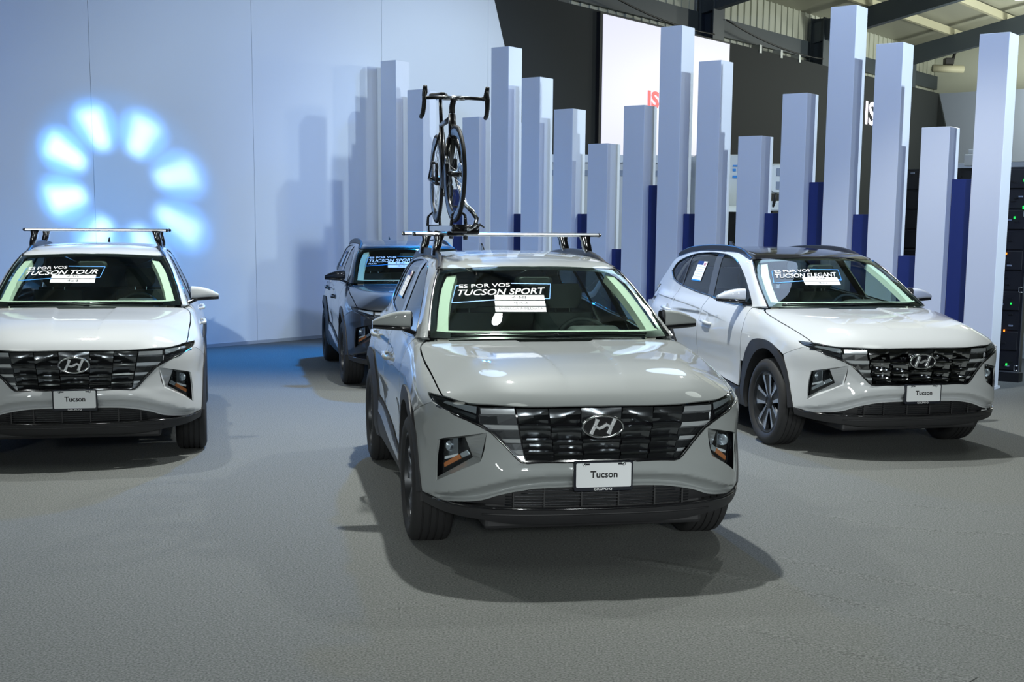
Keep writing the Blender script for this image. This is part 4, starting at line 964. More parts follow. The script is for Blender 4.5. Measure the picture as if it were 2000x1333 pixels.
# ------------------------------------------------------------------ the four cars
POSES = [(0.3043, 7.8011, 0.1845), (3.0399, 11.4615, 0.2335), (-3.4184, 10.6618, 0.2201), (-1.0768, 15.6702, 0.2131)]
def make_car(pose, label, mats, group=None):
    root = empty('car', (pose[0], pose[1], 0), pose[2]); tag(root, label, 'car', group); objs = {}
    for p in PARTS:
        o = ob(p['name'], p['mesh'], mats.get(p['mat'], p['mat']), objs.get(p['parent'], root), p['loc'], p['rot'], p['label'])
        objs[p['key']] = o
    return root, objs
def on_ws(q, off=.004):
    q = np.asarray(q, float); P = cast('W', np.stack([np.abs(q[:, 0]), q[:, 1]], 1), f_green); P[:, 0] = q[:, 0]
    G = grad(f_green, P); return P + G * off
def bilin(v, c):
    bl, br, tl, tr = [np.array(p) for p in c]; a = v[:, :1]; b = v[:, 1:]
    return (bl * (1 - a) + br * a) * (1 - b) + (tl * (1 - a) + tr * a) * b
def ws_text(objs, body, corners, material, bold=.02, shear=0., off=.006, nm='sticker_text'):
    v, f = text_geo(body, bold, shear); ob(nm, mesh_of(nm, on_ws(bilin(v, corners), off), f), material, objs['ws'])
def ws_quad(objs, c, material, nm, off=.004, n=8):
    v = np.array([(i / n, j / 2) for j in range(3) for i in range(n + 1)]); f = [(j * (n + 1) + i, j * (n + 1) + i + 1, (j + 1) * (n + 1) + i + 1, (j + 1) * (n + 1) + i) for j in range(2) for i in range(n)]
    ob(nm, mesh_of(nm, on_ws(bilin(v, c), off), f), material, objs['ws'])
def sticker(objs, line2, strips, xr=.075, extra=None):
    BL, TL = np.array((-.572, 1.338)), np.array((-.522, 1.437)); TR, BR = np.array((xr, 1.452)), np.array((xr - .035, 1.366))
    def bar(a, b, w=.0048):
        a, b = np.array(a), np.array(b); t = (b - a) / np.linalg.norm(b - a); n = np.array((-t[1], t[0])) * w * .5
        ws_quad(objs, [a - n, b - n, a + n, b + n], 'blue_print', 'sticker_frame')
    t1 = -.19
    bar(TL, TL + (np.array((-.505, 1.438)) - TL)); bar(BL, TL); bar((t1 + .012, 1.455), TR); bar(TR, BR); bar(BL, (-.30, 1.358) if strips else BR); bar((xr - .07, 1.366), BR)
    ws_text(objs, 'ES POR VOS', [(-.505, 1.422), (t1, 1.434), (-.500, 1.443), (t1 + .004, 1.456)], 'white_print', .010)
    ws_text(objs, line2, [(-.532, 1.378), (xr - .058, 1.394), (-.515, 1.412), (xr - .045, 1.430)], 'white_print', .016, .12)
    if extra: ws_text(objs, extra, [(-.535, 1.356), (-.44, 1.358), (-.53, 1.370), (-.435, 1.372)], 'white_print', .02)
    for k, tx in enumerate(strips):
        z1 = 1.384 - .0335 * k; z0 = z1 - .0285; x0 = -.302 - .007 * k; x1 = xr - .066 - .005 * k
        ws_quad(objs, [(x0 - .004, z0), (x1 - .004, z0), (x0, z1), (x1, z1)], 'white_print', 'sticker_strip', .007)
        cx = (x0 + x1) / 2; w = .012 * len(tx) + .01
        if len(tx) > 6: cx = (x0 + x1) / 2; w = .135
        ws_text(objs, tx, [(cx - w, z0 + .008), (cx + w, z0 + .008), (cx - w, z1 - .008), (cx + w, z1 - .008)], 'dark_print', 0., 0, .013)
def window_sheet(objs, side):
    """price sheet on the rear side window"""
    c = [(2.265, 1.307), (2.02, 1.302), (2.30, 1.497), (2.06, 1.494)]
    def sh(b0, b1, a0, a1, material, nm, off):
        v = np.array([(a0 + (a1 - a0) * i / 4, b0 + (b1 - b0) * j / 4) for j in range(5) for i in range(5)]); q = bilin(v, c)
        P = cast('S', q, f_green); P = (P + grad(f_green, P) * off) * (side, 1, 1)
        ob(nm, mesh_of(nm, P, [(j * 5 + i, j * 5 + i + 1, (j + 1) * 5 + i + 1, (j + 1) * 5 + i) for j in range(4) for i in range(4)]), material, objs['rdoorR' if side < 0 else 'rdoorL'])
    sh(0, 1, 0, 1, 'white_print', 'price_sheet', -.002); sh(.82, 1, 0, .62, 'navy_print', 'sheet_header', .0); sh(0, .06, 0, 1, 'blue_print', 'sheet_footer', .0)
    sh(.80, .93, .70, .92, 'AMBERLESS', 'sheet_mark', .0)
    for k in range(5): sh(.70 - .12 * k, .71 - .12 * k, .1, .9, 'booth_grey', 'sheet_line', .0)
MATS['AMBERLESS'] = mat('sheet_mark', (.55, .25, .28), .6)
base = {'AMBER': 'amber', 'GRILLE': 'dark_chrome', 'RAIL': 'rail_black'}
silver, S_ = make_car(POSES[0], 'silver crossover car at front centre carrying a black bicycle on its roof', {**base, 'PAINT': 'paint_silver', 'ROOF': 'paint_silver'}, 'crossover cars on display')
whiteR, R_ = make_car(POSES[1], 'white crossover car with black roof parked in front of the white posts', {**base, 'PAINT': 'paint_white', 'ROOF': 'gloss_black', 'GRILLE': 'bright_chrome', 'AMBER': 'lamp_clear'}, 'crossover cars on display')
whiteL, L_ = make_car(POSES[2], 'white crossover car with roof bars at the left beneath the blue flower of light', {**base, 'PAINT': 'paint_white', 'ROOF': 'paint_white'}, 'crossover cars on display')
grey, D_ = make_car(POSES[3], 'dark grey crossover car parked behind the silver car beside the white wall', {**base, 'PAINT': 'paint_grey', 'ROOF': 'paint_grey'}, 'crossover cars on display')
sticker(S_, 'TUCSON SPORT', ['2.0L', '4x2', 'ENTREGA INMEDIATA'])
sticker(R_, 'TUCSON ELEGANT', ['2.0L', '4x2'], .09)
sticker(L_, 'TUCSON TOUR', ['2.0L', '4x4'], .12)
sticker(D_, 'TUCSON SPORT', ['1.6L', '4x2'], .075, 'PLUS')
for o_ in (S_, R_, D_): window_sheet(o_, -1)

# ------------------------------------------------------------------ roof racks
def car_frame(i): 
    x, y, a = POSES[i]; return Matrix.Translation((x, y, 0)) @ Matrix.Rotation(a, 4, 'Z')
def roof_rack(i, ys, x0, x1, label):
    Mx = car_frame(i); root = empty('roof_rack', Mx @ Vector((0, (ys[0] + ys[1]) / 2, 1.675)), POSES[i][2]); tag(root, label, 'roof rack', 'roof racks on the cars')
    oy = (ys[0] + ys[1]) / 2
    for y in ys:
        m = MB(); sec = [(-.040, 0), (-.03, .009), (-.012, .014), (.012, .014), (.03, .010), (.040, 0), (.03, -.009), (.012, -.013), (-.012, -.013), (-.03, -.009)]
        m.loft([[(x, y - oy + a, .085 + b) for a, b in sec] for x in np.linspace(x0, x1, 6)]); bk = ob('rack_bar', m.mesh('rack_bar', auto=35), 'satin', root)
        for xe, sg in ((x0, -1), (x1, 1)):
            m = MB(); m.loft([[(xe + sg * t, y - oy + a * s, .085 + b * s) for a, b in sec] for t, s in ((0, 1.06), (.012, 1.04), (.022, .7))]); ob('end_cap', m.mesh('end_cap', auto=40), 'gloss_black', bk)
        for sx in (-1, 1):
            xr = sx * .532
            m = MB(); m.loft([[(xr + a + dx * sx, y - oy + b, z) for a, b in rrect(0, 0, w, d, .012, 2)] for z, w, d, dx in ((-.062, .032, .085, .022), (-.03, .05, .09, .012), (.01, .06, .088, 0), (.04, .055, .08, -.006), (.074, .075, .07, -.012))])
            ob('rack_foot', m.mesh('rack_foot', auto=40), 'gloss_black', root)
    return root
roof_rack(0, (1.70, 2.42), -.684, .614, 'silver roof rack carrying a bicycle across the silver car roof')
roof_rack(2, (1.48, 2.36), -.60, .606, 'empty silver roof rack on the left white car')

# ------------------------------------------------------------------ bicycle and its carrier on the silver car
BM = car_frame(0)
BX = -.408; BZ0 = 1.84
bk_root = empty('bicycle', BM @ Vector((BX, 2.2, BZ0)), POSES[0][2]); tag(bk_root, 'black drop-bar road bicycle standing upright on the silver car roof', 'bicycle')
mat('bike_black', (.006, .006, .008), .3, 0, .15, .35); mat('bike_alloy', (.55, .57, .6), .2, 1.); mat('bike_tyre', (.012, .012, .013), .6, spec=.3); mat('spoke_steel', (.25, .26, .28), .3, 1.)
RW = .333
def yb(y): return y - 2.2
FWC = (0, yb(1.70), RW); RWC = (0, yb(2.69), RW); BB = (0, yb(2.27), .275)
def bike_wheel(cx, cy, cz, steer=0.):
    tyre = MB().lathe([(x, RW - .013 + z) for x, z in [(.013 * math.cos(a), .013 * math.sin(a)) for a in np.linspace(0, 2 * math.pi, 10, endpoint=False)]], 56, 0, close=True).mesh('bike_tire', True)
    rimm = MB().lathe([(-.012, RW - .024), (.012, RW - .024), (.013, RW - .045), (.008, RW - .072), (0, RW - .076), (-.008, RW - .072), (-.013, RW - .045)], 56, 0, close=True).mesh('bike_wheel', auto=40)
    w = ob('bike_wheel', rimm, 'bike_black', bk_root, (cx, cy, cz), (0, 0, steer))
    ob('bike_tire', tyre, 'bike_tyre', w)
    m = MB(); m.tube([(-.05, 0, 0), (-.03, 0, 0), (.03, 0, 0), (.05, 0, 0)], [.010, .020, .020, .010], 12); ob('wheel_hub', m.mesh('wheel_hub', True), 'bike_black', w)
    m = MB()
    for k in range(20):
        a = 2 * math.pi * k / 20; b = a + (.5 if k % 2 else -.5); sd = .028 if k % 4 < 2 else -.028
        m.tube([(sd, .018 * math.cos(b), .018 * math.sin(b)), (0, (RW - .07) * math.cos(a), (RW - .07) * math.sin(a))], .0014, 4)
    o = ob('wheel_spokes', m.mesh('wheel_spokes'), 'spoke_steel', w); o['kind'] = 'stuff'
    m = MB(); m.lathe([(.034, .04), (.034, .08), (.036, .08), (.036, .04)], 30, 0, close=True); ob('brake_rotor', m.mesh('brake_rotor'), 'bike_alloy', w)
    return w
ST = math.radians(4)
fwh = bike_wheel(*FWC, ST); bike_wheel(*RWC)
def bt(name, pts, r, material='bike_black', par=None, n=10): return ob(name, MB().tube(pts, r, n).mesh(name, True), material, par or bk_root)
HT, HB = (0, yb(1.855), .745), (0, yb(1.80), .585)         # head tube top / bottom
SEAT_T = (0, yb(2.42), .715)
bt('head_tube', [HT, HB], [.026, .031]); bt('down_tube', [HB, ((0), yb(2.02), .42), BB], [.030, .031, .034]); bt('top_tube', [(0, yb(1.85), .725), SEAT_T], [.021, .018])
bt('seat_tube', [BB, SEAT_T], [.021, .018]); bt('seat_post', [SEAT_T, (0, yb(2.475), .905)], .0135)
for s in (-1, 1):
    bt('chain_stay', [(s * .02, yb(2.30), .28), (s * .055, yb(2.5), .30), (s * .062, yb(2.69), RW)], [.012, .010, .008]); bt('seat_stay', [(s * .012, yb(2.40), .66), (s * .045, yb(2.52), .52), (s * .062, yb(2.69), RW)], [.009, .008, .007])
    bt('fork_blade', [(s * .028, yb(1.795), .575), (s * .048, yb(1.765), .48), (s * .055, yb(1.70), RW)], [.019, .016, .010])
bt('fork_crown', [(-.034, yb(1.797), .58), (.034, yb(1.797), .58)], .018)
bt('stem', [(0, yb(1.85), .755), (0, yb(1.845), .80), (0, yb(1.76), .842)], [.022, .021, .018])
HBY = yb(1.755)
hb = bt('handlebar', [(-.205, HBY, .848), (-.10, HBY - .004, .852), (0, HBY, .848), (.10, HBY - .004, .852), (.205, HBY, .848)], [.0125, .0125, .016, .0125, .0125], 'bike_black')
bt('bar_clamp', [(-.075, HBY, .850), (.075, HBY, .850)], .0165, 'bike_alloy', hb)
for s in (-1, 1):
    bt('bar_drop', [(s * .205, HBY, .848), (s * .213, HBY - .06, .852), (s * .216, HBY - .09, .825), (s * .219, HBY - .085, .775), (s * .222, HBY - .045, .735), (s * .225, HBY + .02, .722)], .0155, 'bike_tyre', hb)
    bt('brake_hood', [(s * .212, HBY - .055, .855), (s * .213, HBY - .10, .875), (s * .214, HBY - .125, .915)], [.016, .019, .014], 'bike_tyre', hb)
    bt('brake_lever', [(s * .214, HBY - .125, .895), (s * .222, HBY - .135, .83), (s * .226, HBY - .115, .765)], [.008, .007, .005], 'bike_black', hb)
m = MB(); m.loft([[(a, yb(2.475) + y, .935 + z + b) for a, b in rrect(0, 0, w, h, h * .45, 3)] for y, w, h, z in ((-.145, .035, .02, .0), (-.08, .045, .026, .002), (.0, .075, .03, .003), (.07, .13, .03, .008), (.115, .14, .022, .012), (.125, .10, .012, .012))])
sd = ob('saddle', m.mesh('saddle', True), 'bike_tyre', bk_root)
for s in (-1, 1): bt('saddle_rail', [(s * .012, yb(2.36), .925), (s * .022, yb(2.44), .905), (s * .022, yb(2.51), .905), (s * .035, yb(2.56), .93)], .0035, 'bike_alloy', sd, 6)
cr = ob('crank', MB().lathe([(.040, .03), (.040, .098), (.046, .100), (.048, .092), (.046, .03)], 36, 0, close=True).mesh('crank', auto=40), 'bike_black', bk_root, BB)
ob('crank_arm', MB().tube([(.055, 0, 0), (.062, .06, -.155)], [.014, .010], 8).mesh('crank_arm', True), 'bike_black', cr); ob('crank_arm', MB().tube([(-.055, 0, 0), (-.062, -.06, .155)], [.014, .010], 8).mesh('crank_arm', True), 'bike_black', cr)
for s, z in ((1, -.155), (-1, .155)):
    m = MB(); m.box(s * .075 - .015 * (s < 0) * 2, s * .075 + .03 * (s > 0) + .0, s * .06 - .04, s * .06 + .04, z - .008, z + .008); ob('pedal', m.mesh('pedal', bevel=.004), 'bike_tyre', cr)
m = MB(); m.tube([(.045, yb(2.27), .275 + .098), (.048, yb(2.69), RW + .045)], .004, 6); m.tube([(.045, yb(2.27), .275 - .098), (.052, yb(2.69), RW - .13)], .004, 6); m.tube([(.052, yb(2.69), RW - .13), (.05, yb(2.66), RW - .07), (.048, yb(2.69), RW + .045)], .004, 6); ob('chain', m.mesh('chain', True), 'bike_alloy', bk_root)
m = MB(); m.lathe([(.030, .02), (.032, .052), (.044, .040), (.052, .025)], 30, 0); ob('cassette', m.mesh('cassette', auto=40), 'bike_alloy', bk_root, RWC)
bt('rear_derailleur', [(.065, yb(2.69), RW - .01), (.07, yb(2.70), RW - .06), (.056, yb(2.68), RW - .13)], [.012, .016, .010])
bt('brake_caliper', [(-.05, yb(1.72), RW + .07), (-.05, yb(1.735), RW + .12)], [.014, .012], 'bike_alloy')
m = MB(); m.box(-.02, .02, -.001, .001, -.05, .05)
for z, w in ((.0, .010), (.03, .016), (-.03, .006)): pass
ob('head_badge', (lambda m: (m.box(-.003, .003, -.002, .002, -.03, .03), m.box(-.011, .011, -.002, .002, .002, .007), m.box(-.008, .008, -.002, .002, .014, .018), m)[3])(MB()).mesh('head_badge'), 'white_print', bk_root, (0, yb(1.80), .66), (-.33, 0, 0))
ob('down_tube_mark', MB().lathe([(0, .0001), (.001, .008)], 14, 1).mesh('down_tube_mark'), 'white_print', bk_root, (-.02, yb(2.02), .43))
# carrier
ca = empty('bike_carrier', BM @ Vector((BX, 2.05, 1.768)), POSES[0][2]); tag(ca, 'black and silver bicycle carrier clamped on the roof rack of the silver car', 'bike carrier')
def yc_(y): return y - 2.05
def ct(name, pts, r, material='gloss_black', par=None, n=10): return ob(name, MB().tube(pts, r, n).mesh(name, True), material, par or ca)
m = MB(); m.loft([[(x, y, z) for x, z in ((-.045, .012), (-.035, .004), (.035, .004), (.045, .012), (.045, .052), (.036, .052), (.030, .022), (-.030, .022), (-.036, .052), (-.045, .052))] for y in (yc_(1.50), yc_(2.88))]); ob('wheel_tray', m.mesh('wheel_tray', auto=30), 'gloss_black', ca)
for y in (1.70, 2.42):
    m = MB(); m.box(-.06, .06, yc_(y) - .06, yc_(y) + .06, -.018, .014); k = ob('tray_clamp', m.mesh('tray_clamp', bevel=.008), 'gloss_black', ca)
    ct('clamp_knob', [(.075, yc_(y), .01), (.075, yc_(y), -.045)], [.02, .016], 'gloss_black', k)
for y, s in ((1.52, 1), (2.86, 1)):
    m = MB(); m.box(-.052, .052, yc_(y) - .05, yc_(y) + .05, .0, .06); ob('wheel_holder', m.mesh('wheel_holder', bevel=.012), 'gloss_black', ca)
    for s in (-1, 1): ct('wheel_strap', [(s * .05, yc_(y), .05), (s * .045, yc_(y), .12), (s * .018, yc_(y + (.06 if y < 2 else -.06)), .155)], [.012, .010, .006], 'gloss_black')
ct('frame_arm', [(.03, yc_(1.60), .03), (.085, yc_(1.60), .028), (.128, yc_(1.60), .055), (.138, yc_(1.60), .10), (.112, yc_(1.62), .145), (.072, yc_(1.66), .19), (.050, yc_(1.80), .30), (.042, yc_(2.05), .46)], .0165, 'wheel_face')
m = MB(); m.box(.035 - .03, .035 + .03, yc_(2.06) - .035, yc_(2.06) + .035, .445, .53); ob('frame_clamp', m.mesh('frame_clamp', bevel=.012), 'gloss_black', ca)
m = MB(); m.box(.04, .16, yc_(1.60), yc_(1.74), -.01, .06); ob('arm_hinge', m.mesh('arm_hinge', bevel=.015), 'gloss_black', ca)
for x, y, z in ((.03, 1.47, .02), (.09, 1.50, .04), (-.05, 1.48, .02), (.13, 1.56, .03)): ct('lock_lever', [(x, yc_(y), z), (x + .02, yc_(y) - .03, z + .03), (x + .05, yc_(y) - .02, z + .01)], [.012, .010, .006], 'gloss_black')
# ------------------------------------------------------------------ white posts and blue boxes
def pix_plane(u, v, p0, nrm):
    du, dv = u - 1000, v - (666.5 + CYOFF); a = du * cr_ + dv * sr_; b = -du * sr_ + dv * cr_
    d = Vector((a / FPX, cp - b / FPX * sp_, -sp_ - b / FPX * cp)); o = Vector((0, 0, CAMH)); k = (Vector(p0) - o).dot(nrm) / d.dot(nrm)
    return o + d * k
ROWD = Vector((.72, -.694, 0)); ROWN = Vector((.694, .72, 0)); ROW0 = (5.45, 15.30, 0)
WV, NV = Vector((.6, .8, 0)), Vector((.8, -.6, 0)); CA = .335
COLS = [('A', 773, 117), ('B', 826, 174), ('C', 936, 228), ('D', 994, 90), ('E', 1055, 150), ('F', 1119, 212), ('G', 1187, 280), ('H', 1259, 205), ('I', 1333, 49), ('J', 1409, 117), ('K', 1488, 265), ('L', 1577, 181), ('M', 1674, 9), ('N', 1765, 82), ('O', 1856, 247), ('P', 1973, 62)]
CDESC = {'A': 'square white post farthest left, against the long white wall', 'B': 'square white post second from the long white wall, left of the bicycle', 'C': 'square white post right behind the bicycle wheels', 'D': 'tall square white post just right of the bicycle handlebar',
 'E': 'square white post fifth from the long white wall, topping out below its left neighbour', 'F': 'square white post left of the shortest post in front of the display screen', 'G': 'short square white post at the left edge of the display screen', 'H': 'square white post covering the red screen letters from below', 'I': 'tall square white post cutting the red screen letters',
 'J': 'square white post at the right edge of the display screen', 'K': 'short square white post left of the truck mirror', 'L': 'square white post right of the truck mirror', 'M': 'tallest square white post, reaching the steel roof beam', 'N': 'tall square white post right of the lit white wall letters', 'O': 'short square white post second from the right end', 'P': 'square white post at the far right end of the row'}
E_ = {}; HT_ = {}
for nm, u, v in COLS:
    p = pix_plane(u, v, ROW0, ROWN); E = Vector((p.x, p.y, 0)); E_[nm] = E; HT_[nm] = p.z
    m = MB(); v4 = [E, E + WV * CA, E + WV * CA - NV * CA, E - NV * CA]
    cen = sum(v4, Vector()) / 4
    m.add([q - cen for q in v4] + [q - cen + Vector((0, 0, p.z)) for q in v4], [(0, 1, 2, 3), (7, 6, 5, 4), (0, 4, 5, 1), (1, 5, 6, 2), (2, 6, 7, 3), (3, 7, 4, 0)])
    o = ob('display_post', m.mesh('display_post', bevel=.004, seg=1), 'column_white', None, cen); tag(o, CDESC[nm], 'post', 'white posts of the display row')
    m = MB(); m.add([(q - cen) * 1.12 for q in v4] + [(q - cen) * 1.12 + Vector((0, 0, .03)) for q in v4], [(0, 1, 2, 3), (7, 6, 5, 4), (0, 4, 5, 1), (1, 5, 6, 2), (2, 6, 7, 3), (3, 7, 4, 0)]); ob('post_base', m.mesh('post_base'), 'column_white', o)
names = [c[0] for c in COLS]
BLUE = {'C': (370, 'low navy blue box left of the post behind the bicycle wheels'), 'D': (418, 'navy blue box between the two posts right of the handlebar'), 'F': (418, 'navy blue box left of the shortest post before the screen'), 'G': (487, 'lowest navy blue box, just left of the right-hand white car'), 'H': (362, 'tall navy blue box below the red screen letters'), 'I': (418, 'navy blue box under the right part of the screen'),
        'K': (417, 'navy blue box below the truck mirror'), 'L': (356, 'navy blue box left of the tallest post'), 'M': (419, 'navy blue box right of the tallest post, above the black car roof'), 'N': (500, 'low navy blue box by the windscreen of the right-hand white car'), 'O': (350, 'tallest navy blue box beside the rightmost post')}
for nm, (vt, lab) in BLUE.items():
    i = names.index(nm); E = E_[nm]
    if nm == 'C': a = E_['C'] - NV * (CA + .02); b0 = a - NV * .30; E0 = b0; L = .30
    else:
        d = (E_[names[i + 1]] - E); E0 = E + NV * .004; L = d.dot(NV) - CA - .03
    f0 = E0 + WV * .15; fr = f0 + NV * L; u_ = None
    # height from the picture row of its top edge at the front face
    mid = (f0 + fr) / 2; dist = mid.y * cp; z = 0.
    for _ in range(30):
        Zc = z - CAMH; dd = mid.y * cp - Zc * sp_; upc = mid.y * sp_ + Zc * cp; uu = FPX * mid.x / dd; vv = -FPX * upc / dd; py_ = 666.5 + CYOFF + uu * sr_ + vv * cr_
        z += (py_ - vt) * dd / FPX
    v4 = [f0, fr, fr + WV * .17, f0 + WV * .17]; cen = sum(v4, Vector()) / 4; m = MB()
    m.add([q - cen for q in v4] + [q - cen + Vector((0, 0, z)) for q in v4], [(0, 1, 2, 3), (7, 6, 5, 4), (0, 4, 5, 1), (1, 5, 6, 2), (2, 6, 7, 3), (3, 7, 4, 0)])
    tag(ob('display_box', m.mesh('display_box', bevel=.003, seg=1), 'blue_board', None, cen), lab, 'box', 'navy blue boxes between the posts')
# ------------------------------------------------------------------ back of an LED wall at the right edge
LR = Vector((6.14, 16.17, 0)); LDIR = -NV
led = empty('led_wall', LR, math.atan2(LDIR.y, LDIR.x)); tag(led, 'black back side of an LED wall with green status lights at the right edge', 'LED wall')
m = MB(); m.box(.0, 1.9, -.10, -.02, .12, 2.58); ob('led_panel', m.mesh('led_panel'), 'led_black', led)
m = MB(); m.box(-.02, 1.9, -.14, .02, .0, .11); ob('led_plinth', m.mesh('led_plinth'), 'black_plastic', led)
m = MB(); m.box(.0, 1.9, .0, .012, .115, .13); ob('plinth_edge', m.mesh('plinth_edge'), 'satin', led)
m = MB(); m.box(-.012, .0, -.10, .0, .12, 2.58); ob('side_rail', m.mesh('side_rail'), 'satin', led)
rnd = random.Random(4)
for r in range(10):
    for c in range(6):
        z = .14 + .243 * r; x = .03 + .30 * c
        m = MB(); m.box(x, x + .27, -.02, -.005 + .008 * ((r + c) % 2), z, z + .225); mo = ob('led_module', m.mesh('led_module', bevel=.006, seg=1), 'led_black', led)
        if c == 0 or r > 8:
            for q in range(3):
                a, b = x + .03 + rnd.random() * .2, z + .03 + rnd.random() * .17; m = MB(); m.box(a, a + .05, .0, .012, b, b + .018); ob('module_chip', m.mesh('module_chip'), 'booth_grey' if q == 0 else 'black_plastic', mo)
for x, z, mt, s in ((.06, 2.42, 'led_green', .016), (.05, 2.10, 'led_green', .02), (.15, 1.98, 'led_green', .014), (.22, 1.55, 'led_amber', .012), (.13, .95, 'led_green', .01), (.19, .62, 'led_amber', .014), (.14, .21, 'led_green', .014)):
    m = MB(); m.box(x - s * .6, x + s * .6, .003, .016, z - s, z + s); ob('status_light', m.mesh('status_light'), mt, led)
for z in (2.02, 1.12, .17):
    m = MB(); m.tube([(.004, .01, z - .03), (.045, .01, z - .03), (.045, .01, z + .03), (.004, .01, z + .03)], .006, 6); ob('panel_latch', m.mesh('panel_latch', True), 'satin', led)
m = MB(); m.box(.62, .78, -.06, .06, 2.60, 2.74); m.box(.66, .74, -.05, .05, 2.74, 2.80); ob('cable_box', m.mesh('cable_box', bevel=.01), 'partition', led)
# ------------------------------------------------------------------ trucks behind the posts
def truck(loc, rz, label, s=1., wx=1.):
    t = empty('truck', loc, rz); tag(t, label, 'truck', 'white trucks behind the posts')
    m = MB(); m.loft([[(x * s * wx, y * s, z * s) for x, y in ((-.85, -.55), (.85, -.55), (.9, .9), (-.9, .9))] for z in (.55, 1.3)] + [[(x * s * wx, y * s, 2.25 * s) for x, y in ((-.80, -.25), (.80, -.25), (.85, .9), (-.85, .9))]]); ob('cab', m.mesh('cab', bevel=.04), 'truck_white', t)
    m = MB(); m.add([(x * s * wx, y * s, z * s) for x, y, z in ((-.74, -.555, 1.36), (.74, -.555, 1.36), (.70, -.30, 2.14), (-.70, -.30, 2.14))], [(0, 1, 2, 3)]); ob('windscreen', m.mesh('windscreen'), 'gloss_black', t)
    m = MB(); m.box(-1.0 * s * wx, 1.0 * s * wx, 1.05 * s, 4.2 * s, .9 * s, 3.25 * s); ob('cargo_box', m.mesh('cargo_box', bevel=.03), 'truck_white', t)
    m = MB(); m.box(-.9 * s * wx, .9 * s * wx, -.68 * s, -.55 * s, .42 * s, .72 * s); ob('truck_bumper', m.mesh('truck_bumper', bevel=.03), 'booth_grey', t)
    for sx in (-1, 1):
        m = MB(); m.add([(sx * x * s * wx, y * s, z * s) for x, y, z in ((.905, -.40, 1.38), (.905, .75, 1.38), (.87, .75, 2.1), (.85, -.15, 2.1))], [(0, 1, 2, 3)]); ob('side_window', m.mesh('side_window'), 'gloss_black', t)
        for y in (.0, 3.2): ob('truck_wheel', MB().lathe([(-.1, .2), (-.12, .40), (.12, .40), (.1, .2)], 30, 0, close=True).mesh('truck_wheel', auto=40), 'rubber', t, (sx * .78 * s * wx, y * s, .40))
    return t
t1 = truck((4.20, 25.2, 0), 0., 'white box truck mostly hidden behind the white posts below the display screen', 1., .70)
mr = ob('truck_mirror', MB().loft([[(a, y, b) for a, b in rrect(0, 0, w, h, .07, 4)] for y, w, h in ((-.06, .22, .48), (.0, .26, .54), (.10, .22, .50))]).mesh('truck_mirror', auto=40), 'truck_white', t1, (.585, -.45, 2.74))
for z in (-.12, .12):
    m = MB(); m.box(-.02, .10, -.072, -.058, z - .075, z + .065); ob('mirror_pane', m.mesh('mirror_pane', bevel=.005), 'booth_grey', mr)
ob('mirror_stalk', MB().tube([(.52, -.30, 2.1), (.56, -.42, 2.3), (.585, -.44, 2.52)], .025, 8).mesh('mirror_stalk', True), 'black_plastic', t1)
m = MB(); m.box(.35, .74, -.4, -.1, 2.16, 2.34); ob('cab_visor', m.mesh('cab_visor', bevel=.03), 'truck_white', t1)
for z, w, hh in ((3.02, .10, .03), (2.93, .06, .05), (2.80, .10, .05)):
    m = MB(); m.box(.02, .02 + w, 1.035, 1.046, z, z + hh); ob('cargo_mark', m.mesh('cargo_mark'), 'blue_print', t1)
t2 = truck((7.25, 22.6, 0), -.75, 'white truck at the right, its dark window showing between two posts', .92)
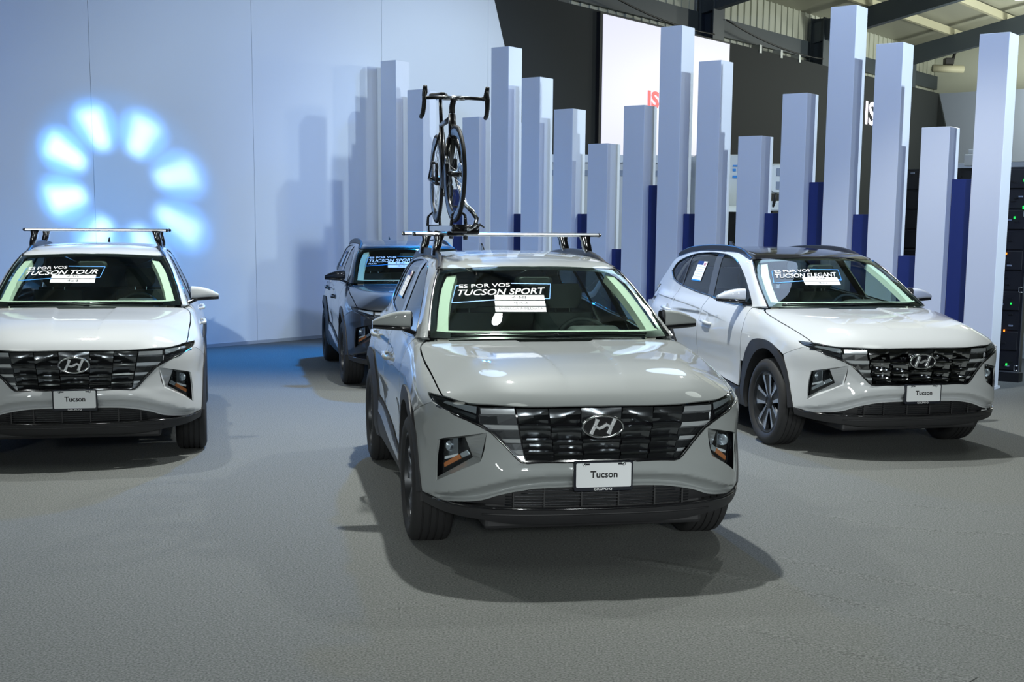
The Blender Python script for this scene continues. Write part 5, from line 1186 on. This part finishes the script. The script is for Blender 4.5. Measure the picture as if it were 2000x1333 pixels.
# ------------------------------------------------------------------ small things high on the hall frame
fanr = empty('wall_fan', WP(9.4, -.6, 6.62)); fanr.rotation_euler = (0, 0, HALL_ANG); tag(fanr, 'round black fan mounted above the black wall', 'fan')
ob('fan_ring', MB().lathe([(-.08, .36), (-.08, .40), (.08, .40), (.08, .36)], 32, 1, close=True).mesh('fan_ring', auto=40), 'black_plastic', fanr)
for k in range(5):
    a = 2 * math.pi * k / 5; m = MB(); m.prism([(.05 * math.cos(a), .05 * math.sin(a)), (.33 * math.cos(a - .3), .33 * math.sin(a - .3)), (.33 * math.cos(a + .3), .33 * math.sin(a + .3))], -.02, .0, 1); ob('fan_blade', m.mesh('fan_blade'), 'black_plastic', fanr)
ob('fan_hub', MB().lathe([(-.05, .0001), (-.05, .07), (.05, .07), (.05, .0001)], 20, 1).mesh('fan_hub'), 'black_plastic', fanr)
fl_ = empty('floodlight', WP(30.4, .3, 7.0)); tag(fl_, 'small pale floodlight hanging beside the steel post', 'floodlight')
ob('lamp_tube', MB().tube([(-.5, 0, 0), (.5, .05, -.02)], .12, 14).mesh('lamp_tube', True), 'purlin', fl_); ob('lamp_bracket', MB().tube([(.1, 0, .1), (.2, .05, .5)], .05, 8).mesh('lamp_bracket', True), 'black_plastic', fl_)
m = MB(); m.box(-.14, .14, -.14, .14, .12, .32); ob('ballast_box', m.mesh('ballast_box', bevel=.02), 'black_plastic', fl_)
tag(ob('cable_bundle', hall_box(32.75, 32.95, 3.3, 3.8, 6.2, 8.0, 'cable_bundle'), 'black_plastic'), 'dark vertical cable duct on the pale end wall', 'duct')
for i, (a, b, sag, lab) in enumerate(((WP(9.6, -.5, 7.2), WP(16.4, -.55, 6.5), .25, 'thin black cable drooping above the display screen'), (WP(16.9, -.5, 6.9), WP(22.6, -.5, 6.55), .15, 'thin black cable strung right of the display screen'))):
    pts = [a.lerp(b, t) - Vector((0, 0, sag * 4 * t * (1 - t))) for t in np.linspace(0, 1, 12)]; tag(ob('cable', MB().tube(pts, .02, 6).mesh('cable', True), 'black_plastic'), lab, 'cable')
for i, s in enumerate((18.3, 19.5, 20.6)):
    tag(ob('wall_bracket', hall_box(s, s + .12, -.52, -.28, 6.25, 6.45, 'wall_bracket'), 'satin'), ('left', 'middle', 'right')[i] + ' metal bracket of three on the top edge of the black wall', 'bracket', 'brackets on the black wall')
m = MB(); m.box(-.6, .6, -.05, .05, 0, 2.05); tag(ob('exhibition_booth', m.mesh('exhibition_booth', bevel=.01), 'truck_white', None, (7.95, 19.2, 0)), 'white side of the next booth past the LED wall at the right edge', 'booth')
